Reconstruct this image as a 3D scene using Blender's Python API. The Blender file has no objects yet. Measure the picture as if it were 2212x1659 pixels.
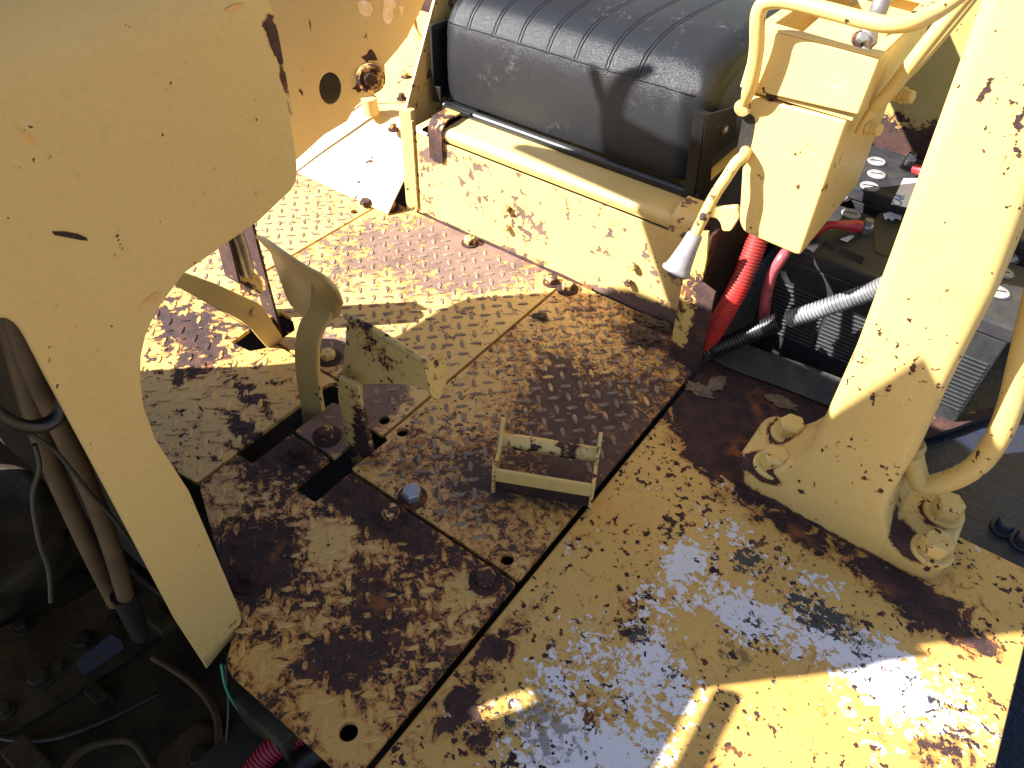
import bpy, bmesh, math, random
import numpy as np
from mathutils import Vector, Matrix
from mathutils import noise as mnoise

random.seed(7)
sc = bpy.context.scene
col = sc.collection

# ------------------------------------------------------------------ camera
# world: X = machine's left (deck side), Y = rearwards (towards the seat), Z up; floor plates at z = 0
F, CX, CY, H = 1600.0, 1106.0, 829.5, 1.0           # focal length / centre in a 2212 px wide picture, eye height
_p, _r, _a = math.radians(44.18), math.radians(-2.55), math.radians(34.5)
_down = np.array([math.sin(_r)*math.cos(_p), math.cos(_r)*math.cos(_p), math.sin(_p)])
_f = np.array([0, 0, 1.0]) - _down*_down[2]; _f /= np.linalg.norm(_f)
_rt = np.cross(_down, _f)
AY = math.cos(_a)*_f + math.sin(_a)*_rt
AX = math.cos(_a+math.pi/2)*_f + math.sin(_a+math.pi/2)*_rt
AZ = -_down
cam_d = bpy.data.cameras.new('camera'); cam = bpy.data.objects.new('camera', cam_d); col.objects.link(cam)
cam_d.sensor_width = 36; cam_d.lens = 36*F/2212; cam_d.clip_start = .01; cam_d.clip_end = 500
right = Vector((AX[0], AY[0], AZ[0])); up = -Vector((AX[1], AY[1], AZ[1])); back = -Vector((AX[2], AY[2], AZ[2]))
cam.matrix_world = Matrix(((right.x, up.x, back.x, 0), (right.y, up.y, back.y, 0), (right.z, up.z, back.z, H), (0, 0, 0, 1)))
sc.camera = cam

# ------------------------------------------------------------------ light
SUN_AZ, SUN_EL = math.radians(46), math.radians(37)   # light travels this far from +Y towards +X, and down
L = Vector((math.sin(SUN_AZ)*math.cos(SUN_EL), math.cos(SUN_AZ)*math.cos(SUN_EL), -math.sin(SUN_EL)))
w = bpy.data.worlds.new('World'); sc.world = w; w.use_nodes = True
nt = w.node_tree
sky = nt.nodes.new('ShaderNodeTexSky'); sky.sky_type = 'NISHITA'; sky.sun_disc = False
sky.sun_elevation = SUN_EL; sky.sun_rotation = math.atan2(-L.x, -L.y)
nt.links.new(sky.outputs[0], nt.nodes['Background'].inputs[0]); nt.nodes['Background'].inputs[1].default_value = .052
sd = bpy.data.lights.new('sun', 'SUN'); so = bpy.data.objects.new('sun', sd); col.objects.link(so)
sd.energy = 5.0; sd.angle = math.radians(.53); sd.color = (1, .97, .915)
so.rotation_euler = (-L).to_track_quat('Z', 'Y').to_euler()
so.location = (-3, -3, 4)
vs = sc.view_settings
vs.view_transform = 'Standard'; vs.look = 'None'; vs.gamma = 1; vs.exposure = 2.0; vs.use_curve_mapping = False

# ------------------------------------------------------------------ pixel -> place (depth always from a real plane)
def ray(x, y):
    c = np.array([(x-CX)/F, (y-CY)/F, 1.0]); return Vector((c@AX, c@AY, c@AZ))
EYE = Vector((0, 0, H))
def pl(p, P0, n):
    d = ray(*p); n = Vector(n); return EYE + d*((Vector(P0)-EYE).dot(n)/d.dot(n))
def zp(x, y, z=0.0): return pl((x, y), (0, 0, z), (0, 0, 1))
def yp(x, y, Y): return pl((x, y), (0, Y, 0), (0, 1, 0))
def xp(x, y, X): return pl((x, y), (X, 0, 0), (1, 0, 0))

# ------------------------------------------------------------------ material helpers
class N:
    def __init__(s, name):
        s.m = bpy.data.materials.new(name); s.m.use_nodes = True; s.t = s.m.node_tree
        s.b = s.t.nodes['Principled BSDF']
        s.pos = s.t.nodes.new('ShaderNodeNewGeometry').outputs['Position']
    def new(s, ty, **k):
        n = s.t.nodes.new(ty)
        for a, v in k.items(): setattr(n, a, v)
        return n
    def put(s, sock, v):
        if isinstance(v, bpy.types.NodeSocket): s.t.links.new(v, sock)
        elif v is not None:
            try: sock.default_value = v
            except Exception: sock.default_value = (*v, 1)
    def math(s, op, a, b=None, c=None, clamp=False):
        n = s.new('ShaderNodeMath', operation=op, use_clamp=clamp)
        s.put(n.inputs[0], a)
        if b is not None: s.put(n.inputs[1], b)
        if c is not None: s.put(n.inputs[2], c)
        return n.outputs[0]
    def vmul(s, v, k):
        n = s.new('ShaderNodeVectorMath', operation='MULTIPLY'); s.put(n.inputs[0], v); n.inputs[1].default_value = k; return n.outputs[0]
    def vadd(s, v, k):
        n = s.new('ShaderNodeVectorMath', operation='ADD'); s.put(n.inputs[0], v); s.put(n.inputs[1], k); return n.outputs[0]
    def noise(s, scale, detail=4, rough=.55, dist=0, vec=None, off=None, color=False):
        v = vec or s.pos
        if off: v = s.vadd(v, off)
        n = s.new('ShaderNodeTexNoise'); s.put(n.inputs['Vector'], v)
        n.inputs['Scale'].default_value = scale; n.inputs['Detail'].default_value = detail
        n.inputs['Roughness'].default_value = rough; n.inputs['Distortion'].default_value = dist
        return n.outputs['Color' if color else 'Fac']
    def voro(s, scale, feature='F1', vec=None, rnd=1.0):
        n = s.new('ShaderNodeTexVoronoi', feature=feature); s.put(n.inputs['Vector'], vec or s.pos)
        n.inputs['Scale'].default_value = scale; n.inputs['Randomness'].default_value = rnd
        return n.outputs['Distance']
    def step(s, v, a, b, lo=0.0, hi=1.0):
        n = s.new('ShaderNodeMapRange', interpolation_type='SMOOTHSTEP'); s.put(n.inputs[0], v)
        n.inputs[1].default_value = a; n.inputs[2].default_value = b; n.inputs[3].default_value = lo; n.inputs[4].default_value = hi
        return n.outputs[0]
    def mix(s, f, a, b):
        n = s.new('ShaderNodeMix', data_type='RGBA'); s.put(n.inputs[0], f)
        s.put(n.inputs[6], (*a, 1) if isinstance(a, tuple) else a); s.put(n.inputs[7], (*b, 1) if isinstance(b, tuple) else b)
        return n.outputs[2]
    def blob(s, c, r, amt, rot=0):
        """smooth local field: amt at the centre c falling to 0 at ellipsoid radii r (rot turns it about Z)"""
        m = s.new('ShaderNodeMapping', vector_type='TEXTURE'); s.put(m.inputs[0], s.pos)
        m.inputs['Location'].default_value = c; m.inputs['Rotation'].default_value = (0, 0, rot); m.inputs['Scale'].default_value = r
        ln = s.new('ShaderNodeVectorMath', operation='LENGTH'); s.put(ln.inputs[0], m.outputs[0])
        return s.step(ln.outputs['Value'], 1.0, .15, 0, amt)
    def sum(s, base, blobs):
        for bl in blobs: base = s.math('ADD', base, s.blob(*bl))
        return base
    def bump(s, h, dist, strength=1.0):
        n = s.new('ShaderNodeBump'); s.put(n.inputs['Height'], h); n.inputs['Distance'].default_value = dist
        n.inputs['Strength'].default_value = strength; s.put(s.b.inputs['Normal'], n.outputs[0])
    def done(s, color=None, rough=None, metal=None, spec=None):
        if color is not None: s.put(s.b.inputs['Base Color'], (*color, 1) if isinstance(color, tuple) else color)
        if rough is not None: s.put(s.b.inputs['Roughness'], rough)
        if metal is not None: s.put(s.b.inputs['Metallic'], metal)
        if spec is not None: s.put(s.b.inputs['Specular IOR Level'], spec)
        return s.m

YEL = (.60, .37, .118)
OCH = (.46, .25, .05)
RUST_D, RUST_M, RUST_O = (.017, .0075, .0078), (.050, .0185, .0145), (.21, .066, .014)

def rust_col(n, dust=0.0):
    a = n.noise(38, 4, .65, off=(3, 1, 5)); b = n.noise(9, 2, .6, off=(7, 2, 1)); g = n.noise(260, 2, .6)
    c = n.mix(n.step(a, .35, .62), RUST_D, RUST_M)
    c = n.mix(n.math('MULTIPLY', n.step(b, .52, .68), n.step(a, .45, .6)), c, RUST_O)
    c = n.mix(n.step(g, .35, .75, 0, .3), c, (.085, .05, .042))
    if dust: c = n.mix(n.step(n.noise(14, 4, .6, off=(1, 2, 3)), .3, .6, dust*.55, dust), c, (.23, .145, .112))  # pale dust tone; brighter rust of the sunlit plates is put into it too
    return c

def paint(name, base=YEL, thr=.62, big=5, mid=28, wbig=.5, blobs=(), chips=.0, chip_scale=55, halo=.05, halo_amt=.65, stretch=None,
          ochre=.25, bump=.0011, extra=None, rough=.42, seed=0.0, under=None, grain=.03, dust=0.0, fine=.08):
    """old yellow paint flaking off to rust; thr = how much paint is left, blobs = (centre, radii, amount[, rot]) of worn places"""
    n = N(name)
    v = n.vadd(n.pos, (seed, seed*.7, seed*.3))
    if stretch: v = n.vmul(v, stretch)
    a = n.noise(big, 3, .5, 0, v); b = n.noise(mid, 5, .68, .6, v, off=(4.2, .3, 1.7)); f = n.noise(mid*4, 4, .72, .2, v)
    fld = n.math('ADD', n.math('MULTIPLY', a, wbig), n.math('ADD', n.math('MULTIPLY', b, 1-fine-wbig), n.math('MULTIPLY', f, fine)))
    fld = n.sum(fld, blobs)
    mask = n.step(fld, thr-.006, thr+.006)
    hal = n.step(fld, thr-halo, thr)
    if chips > 0:
        cn = n.noise(chip_scale, 3, .6, .12, v, off=(9, 9, 2)); cn2 = n.noise(chip_scale*.22, 2, .5, 0, v, off=(1, 8, 4))
        cf = n.math('ADD', cn, n.math('MULTIPLY', n.math('SUBTRACT', cn2, .5), .5))
        t = .80-chips
        mask = n.math('MAXIMUM', mask, n.step(cf, t-.008, t+.008))
        hal = n.math('MAXIMUM', hal, n.step(cf, t-.04, t))
    big2 = n.noise(2.6, 4, .6, off=(2, 6, 1)); fn = n.noise(120, 4, .6)
    pc = n.mix(n.step(big2, .42, .66, 0, ochre), base, OCH)
    pc = n.mix(n.step(fn, .45, .75, 0, .22), pc, tuple(.62*x for x in base))
    if under:   # brighter, older coat showing through in islands
        u = n.noise(under[0], 5, .6, .5, v, off=(5, 5, 5)); pc = n.mix(n.step(u, under[1], under[1]+.02, 0, .85), pc, under[2])
    pc = n.mix(n.math('MULTIPLY', hal, halo_amt), pc, (.29, .098, .017))
    if extra: pc, mask = extra(n, pc, mask, v)
    c = n.mix(mask, pc, rust_col(n, dust))
    hgt = n.math('ADD', n.math('MULTIPLY', n.math('SUBTRACT', 1.0, mask), .8), n.math('MULTIPLY', n.noise(140, 3, .65), n.math('ADD', grain, n.math('MULTIPLY', mask, .35))))
    n.bump(hgt, bump)
    return n.done(c, n.math('ADD', rough, n.math('MULTIPLY', mask, .42)), 0, .45)

def simple(name, c, rough=.5, metal=0, var=.25, scale=30, bump=0, bscale=200, c2=None, spec=.5):
    n = N(name)
    k = n.noise(scale, 5, .6)
    cc = n.mix(n.step(k, .35, .7), c, c2 or tuple(x*(1-var) for x in c))
    if bump: n.bump(n.noise(bscale, 4, .6), bump)
    r = n.math('ADD', rough-.08, n.math('MULTIPLY', n.noise(scale*2, 3, .6, off=(3, 3, 3)), .16))
    return n.done(cc, r, metal, spec)

# ------------------------------------------------------------------ mesh helpers
class MB:
    def __init__(s): s.v = []; s.f = []
    def add(s, vs, fs):
        o = len(s.v); s.v += [Vector(v) for v in vs]; s.f += [tuple(i+o for i in f) for f in fs]; return s
    def box(s, a, b):
        x0, y0, z0 = a; x1, y1, z1 = b
        return s.add([(x0,y0,z0),(x1,y0,z0),(x1,y1,z0),(x0,y1,z0),(x0,y0,z1),(x1,y0,z1),(x1,y1,z1),(x0,y1,z1)],
                     [(3,2,1,0),(4,5,6,7),(0,1,5,4),(1,2,6,5),(2,3,7,6),(3,0,4,7)])
    def prism(s, poly, off):
        """closed slab: poly (3-D points, any winding) swept by off"""
        poly = [Vector(p) for p in poly]; off = Vector(off); n = len(poly)
        nrm = Vector((0, 0, 0))
        for i in range(n): nrm += poly[i].cross(poly[(i+1) % n])
        if nrm.dot(off) > 0: poly = poly[::-1]
        vs = poly+[p+off for p in poly]
        fs = [tuple(range(n)), tuple(range(2*n-1, n-1, -1))]+[(i+n, (i+1) % n+n, (i+1) % n, i)[::1] for i in range(n)]
        return s.add(vs, fs)
    def holed(s, outer, holes, off):
        """flat plate with real holes (outer/holes: 3-D loops in one plane), swept by off"""
        bm = bmesh.new(); loops = []
        for lp in [outer]+list(holes):
            vv = [bm.verts.new(Vector(p)) for p in lp]
            loops.append([bm.edges.new((vv[i], vv[(i+1) % len(vv)])) for i in range(len(vv))])
        bmesh.ops.triangle_fill(bm, use_beauty=True, use_dissolve=False, edges=bm.edges[:])
        r = bmesh.ops.extrude_face_region(bm, geom=bm.faces[:])
        bmesh.ops.translate(bm, vec=Vector(off), verts=[e for e in r['geom'] if isinstance(e, bmesh.types.BMVert)])
        bmesh.ops.recalc_face_normals(bm, faces=bm.faces[:])
        bm.verts.index_update()
        s.add([v.co.copy() for v in bm.verts], [tuple(v.index for v in f.verts) for f in bm.faces]); bm.free(); return s
    def tube(s, path, rad, seg=14, sub=6, cap=True, smooth=True):
        pts = spline(path, sub) if smooth else [Vector(p) for p in path]
        n = len(pts)
        rr = rad if callable(rad) else (lambda t: rad)
        tan = [(pts[min(i+1, n-1)]-pts[max(i-1, 0)]).normalized() for i in range(n)]
        u = tan[0].orthogonal().normalized(); rings = []
        o = len(s.v)
        for i in range(n):
            u = (u-tan[i]*u.dot(tan[i])).normalized(); vv = tan[i].cross(u)
            R = rr(i/(n-1))
            for k in range(seg):
                a = 2*math.pi*k/seg; s.v.append(pts[i]+(u*math.cos(a)+vv*math.sin(a))*R)
        for i in range(n-1):
            for k in range(seg):
                k2 = (k+1) % seg; s.f.append((o+i*seg+k, o+i*seg+k2, o+(i+1)*seg+k2, o+(i+1)*seg+k))
        if cap:
            s.f.append(tuple(o+k for k in range(seg))[::-1]); s.f.append(tuple(o+(n-1)*seg+k for k in range(seg)))
        return s
    def lathe(s, c, axis, prof, seg=24):
        """prof: list of (radius, height) along axis from c"""
        axis = Vector(axis).normalized(); u = axis.orthogonal().normalized(); vv = axis.cross(u); c = Vector(c); o = len(s.v)
        for r, h in prof:
            for k in range(seg):
                a = 2*math.pi*k/seg; s.v.append(c+axis*h+(u*math.cos(a)+vv*math.sin(a))*r)
        for i in range(len(prof)-1):
            for k in range(seg):
                k2 = (k+1) % seg; s.f.append((o+i*seg+k, o+i*seg+k2, o+(i+1)*seg+k2, o+(i+1)*seg+k))
        s.f.append(tuple(o+k for k in range(seg))[::-1]); s.f.append(tuple(o+(len(prof)-1)*seg+k for k in range(seg)))
        return s
    def grid(s, rows):
        nr, nc = len(rows), len(rows[0]); o = len(s.v)
        for r in rows: s.v += [Vector(p) for p in r]
        for i in range(nr-1):
            for j in range(nc-1): s.f.append((o+i*nc+j, o+i*nc+j+1, o+(i+1)*nc+j+1, o+(i+1)*nc+j))
        return s

def spline(P, sub):
    P = [Vector(p) for p in P]
    if sub <= 1 or len(P) < 3: 
        out = []
        for i in range(len(P)-1):
            for k in range(sub): out.append(P[i].lerp(P[i+1], k/sub))
        return out+[P[-1]]
    out = []
    for i in range(len(P)-1):
        p0 = P[max(i-1, 0)]; p1 = P[i]; p2 = P[i+1]; p3 = P[min(i+2, len(P)-1)]
        for k in range(sub):
            t = k/sub
            out.append(.5*((2*p1)+(p2-p0)*t+(2*p0-5*p1+4*p2-p3)*t*t+(3*p1-p0-3*p2+p3)*t**3))
    out.append(P[-1]); return out

def rnd_poly(pts, r, seg=5):
    """round the corners of a polygon (3-D, r single radius or one per corner)"""
    P = [Vector(p) for p in pts]; n = len(P); out = []
    rs = r if isinstance(r, (list, tuple)) else [r]*n
    for i in range(n):
        a, b, c = P[i-1], P[i], P[(i+1) % n]; ri = rs[i]
        if ri <= 0: out.append(b); continue
        d1 = (a-b); d2 = (c-b); k = min(ri, d1.length*.48, d2.length*.48)
        s_, e_ = b+d1.normalized()*k, b+d2.normalized()*k
        for j in range(seg+1):
            t = j/seg; out.append((1-t)**2*s_+2*t*(1-t)*b+t*t*e_)
    return out

def tag(o, label=None, cat=None, group=None, kind=None):
    for k, v in (('label', label), ('category', cat), ('group', group), ('kind', kind)):
        if v: o[k] = v
    return o
def thing(name, label, cat, loc, group=None):
    o = bpy.data.objects.new(name, None); col.objects.link(o); o.location = loc; o.empty_display_size = .05
    bpy.context.view_layer.update
    return tag(o, label, cat, group)
ROOT = {}
def origin_of(p):
    v = Vector((0, 0, 0))
    while p: v += Vector(p.location); p = p.parent
    return v
def obj(name, mb, mat, parent=None, loc=None, smooth=0, bev=0, seg=2, solid=0, sub=0):
    """mesh object from world-space vertices; its origin is loc (top level) or its parent's origin"""
    base = origin_of(parent) if parent else Vector(loc if loc is not None else (0, 0, 0))
    me = bpy.data.meshes.new(name); me.from_pydata([tuple(v-base) for v in mb.v], [], mb.f); me.update(); me.validate()
    me.materials.append(mat)
    o = bpy.data.objects.new(name, me); col.objects.link(o)
    if parent: o.parent = parent
    else: o.location = base
    if smooth: me.polygons.foreach_set('use_smooth', [True]*len(me.polygons)); me.set_sharp_from_angle(angle=math.radians(smooth))
    if solid: m = o.modifiers.new('thick', 'SOLIDIFY'); m.thickness = solid; m.offset = 0
    if solid and smooth: m = o.modifiers.new('split', 'EDGE_SPLIT'); m.split_angle = math.radians(smooth)
    if bev: m = o.modifiers.new('bevel', 'BEVEL'); m.width = bev; m.segments = seg; m.limit_method = 'ANGLE'; m.angle_limit = math.radians(40); m.harden_normals = False
    if sub: m = o.modifiers.new('sub', 'SUBSURF'); m.levels = sub; m.render_levels = sub
    return o

# ------------------------------------------------------------------ materials
def lerp3(a, b, t): return tuple(a[i]*(1-t)+b[i]*t for i in range(3))
BRT = (.66, .40, .03)
Pz = lambda x, y: tuple(zp(x, y))
M = {}
M['console'] = paint('faded_yellow_console_paint', (.56, .395, .155), .80, 4, 30, chips=.045, chip_scale=110, ochre=.2, bump=.0005, rough=.42,
    blobs=[(tuple(xp(83, 281, -.6)), (.03, .012, .012), .14), (tuple(xp(590, 80, -.6)), (.03, .02, .03), .25), (tuple(xp(612, 160, -.6)), (.03, .012, .05), .26), (tuple(xp(500, 1345, -.6)), (.05, .025, .012), .3), (tuple(xp(575, 30, -.6)), (.03, .03, .02), .16)])
M['panel'] = paint('yellow_side_panel_paint', (.45, .34, .165), .79, 4, 34, chips=.02, chip_scale=30, ochre=.2, bump=.0008)
M['boxfront'] = paint('flaking_yellow_seat_box_paint', (.60, .41, .15), .64, 6, 40, .45, chips=.165, chip_scale=48, seed=1.3, halo_amt=.45, ochre=.05, dust=.55, fine=.13,
    blobs=[((-1.10, 1.2, .17), (.09, .1, .05), .16), ((-1.0, 1.2, .19), (.12, .1, .03), .12), ((-.76, 1.2, .0), (.5, .1, .035), .13), ((-.42, 1.2, .12), (.08, .1, .12), .17), ((-.45, 1.2, .0), (.24, .1, .06), .26)])
M['lid'] = paint('bright_yellow_lid_paint', (.60, .44, .17), .80, 5, 35, chips=.01, ochre=.1, bump=.0004)
M['fender'] = paint('pale_yellow_fender_paint', (.62, .45, .19), .74, 6, 40, chips=.08, chip_scale=40, seed=3.1, halo_amt=.3)
M['post'] = paint('yellow_post_paint', (.58, .415, .15), .77, 5, 40, chips=.11, chip_scale=75, seed=5, ochre=.25, bump=.0008, halo=.09,
    blobs=[((.14, .90, .05), (.065, .06, .05), .43), ((.155, .985, .05), (.06, .06, .05), .46), ((-.10, .91, .05), (.06, .06, .03), .44), ((-.10, 1.0, .05), (.06, .06, .035), .46), ((.02, .88, -.006), (.5, .06, .026), .36), ((-.15, .9, .02), (.04, .05, .04), .36), ((.105, .94, .08), (.045, .06, .07), .34), ((.075, .93, .3), (.02, .03, .12), .1), (tuple(yp(2050, 830, .93)), (.03, .03, .04), .15)])
M['boxpaint'] = paint('cream_yellow_control_box_paint', (.64, .46, .17), .80, 5, 40, chips=.09, chip_scale=38, seed=8, ochre=.08, bump=.0006, under=(26, .665, (.40, .36, .24)),
    blobs=[((-.36, 1.13, .36), (.04, .04, .05), .2), ((-.21, 1.12, .32), (.015, .03, .04), .16)])
M['tube'] = paint('yellow_guard_tube_paint', (.62, .44, .15), .78, 8, 60, chips=.07, chip_scale=60, seed=2)
M['pedal'] = paint('olive_yellow_pedal_paint', (.57, .40, .145), .72, 9, 50, chips=.07, chip_scale=60, seed=11, ochre=.05, bump=.0006)
M['pedalworn'] = paint('worn_olive_pedal_paint', (.60, .425, .155), 0.565, 14, 60, chips=.16, chip_scale=70, seed=12, ochre=.05, bump=.0007,
    blobs=[((-.68, .55, .06), (.022, .03, .12), .16)])
M['rusty'] = paint('brown_rust_with_paint_traces', YEL, .43, 8, 40, seed=4)
M['rust'] = (lambda n: (n.bump(n.noise(160, 5, .65), .001), n.done(rust_col(n), .85, 0, .3))[1])(N('bare_rust'))
M['rustwall'] = paint('greenish_yellow_wall_paint', (.36, .29, .10), .66, 6, 40, chips=.08, seed=6, blobs=[((-.2, 1.75, .23), (.4, .3, .13), .25)])
M['dark'] = simple('oily_hull_and_gap_shade', (.018, .015, .013), .6, 0, .5, 12, .002, 60)  # near-black; also stands in for the shade inside slots and gaps
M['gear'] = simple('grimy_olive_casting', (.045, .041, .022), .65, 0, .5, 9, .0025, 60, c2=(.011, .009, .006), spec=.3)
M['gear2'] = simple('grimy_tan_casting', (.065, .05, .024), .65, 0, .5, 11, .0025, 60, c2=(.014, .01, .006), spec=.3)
M['pipe'] = simple('dusty_tan_pipe', (.115, .07, .028), .6, 0, .5, 14)
M['blue'] = simple('faded_blue_plate', (.05, .085, .18), .5, 0, .4, 30, c2=(.06, .05, .04))
M['steel'] = simple('worn_grey_steel', (.30, .29, .29), .35, .85, .35, 50)
M['zinc'] = simple('zinc_plated_bolt', (.42, .43, .46), .36, .7, .3, 60)
M['rod'] = simple('grey_lever_steel', (.34, .31, .29), .4, .7, .3, 40)
M['blackp'] = simple('black_painted_steel', (.012, .012, .013), .35, 0, .2, 40, .0002, 300)
M['rubber'] = simple('black_rubber_strip', (.016, .016, .017), .55, 0, .3, 20, .0008, 160, c2=(.05, .042, .035))
M['bat'] = simple('dark_grey_battery_case', (.020, .021, .024), .45, 0, .25, 60, .0003, 400, c2=(.03, .03, .03), spec=.3)
M['batlid'] = simple('dusty_battery_lid', (.022, .022, .028), .5, 0, .3, 25, .0002, 300, c2=(.04, .038, .037), spec=.2)
M['cap'] = simple('pale_grey_cap_plastic', (.30, .30, .32), .5, 0, .15, 60, c2=(.16, .15, .145))
M['tray'] = simple('oily_black_tray_sky_tint', (.014, .022, .045), .45, 0, .5, 14, .003, 60, c2=(.022, .02, .024), spec=.35)  # blue of the sky reflection is put into this base colour
M['redc'] = simple('red_conduit_plastic', (.46, .022, .018), .5, 0, .25, 22, c2=(.22, .03, .025))
M['pink'] = simple('pink_red_hose', (.36, .07, .085), .45, 0, .4, 60)
M['crim'] = simple('crimson_conduit', (.30, .02, .05), .45, 0, .25, 30)
M['redw'] = simple('red_cable_boot', (.45, .02, .025), .4, 0, .3, 40)
M['greyc'] = simple('grey_conduit_plastic', (.20, .205, .22), .5, 0, .15, 22, c2=(.10, .10, .105))
M['blackc'] = simple('black_conduit_plastic', (.012, .012, .013), .4, 0, .15, 30)
M['knob'] = simple('scuffed_white_grip_shaded', (.25, .23, .245), .5, 0, .22, 70, .0003, 150)  # white grip greyed in its colour to stand in for missing shade
M['green'] = simple('green_wire', (.02, .26, .12), .4)
M['greyw'] = simple('grey_green_wire', (.03, .032, .02), .5)
M['orange'] = simple('orange_strap', (.55, .24, .05), .5, 0, .4, 30)
M['white'] = simple('white_label', (.75, .76, .78), .5, 0, .08, 50)
M['bluep'] = simple('blue_print', (.03, .20, .52), .5)
M['greyp'] = simple('grey_print', (.25, .25, .27), .5)
M['clod'] = simple('dry_dirt', (.06, .034, .02), .95, 0, .5, 90, .004, 150, c2=(.12, .07, .04))
M['clod2'] = simple('dry_leaf', (.20, .14, .085), .9, 0, .4, 60, .002, 120)
M['groundm'] = simple('dusty_ground', (.20, .165, .13), .95, 0, .3, 3, .01, 20)
M['weld'] = simple('yellow_weld_bead', (.5, .36, .13), .5, 0, .4, 90, .002, 120)
M['boltpaint'] = paint('yellow_painted_bolt', (.57, .41, .145), .63, 12, 60, chips=.13, chip_scale=60, seed=9, bump=.0005)
M['rustbolt'] = paint('rusty_bolt_with_paint', (.50, .34, .13), .50, 30, 80, seed=14, bump=.0004)

def vinyl():
    n = N('black_grained_vinyl')
    g = n.voro(900); g2 = n.noise(420, 4, .6)
    dust = n.step(n.noise(7, 6, .7), .48, .72); dust2 = n.step(n.noise(60, 5, .7, .5), .5, .72)
    d = n.math('MULTIPLY', dust, dust2)
    c = n.mix(n.math('MULTIPLY', d, .42), (.014, .0148, .018), (.20, .205, .215))
    n.bump(n.math('ADD', n.math('MULTIPLY', g, .7), n.math('MULTIPLY', g2, .6)), .0007)
    return n.done(c, n.math('ADD', .31, n.math('MULTIPLY', d, .35)), 0, .36)
M['vinyl'] = vinyl()

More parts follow.
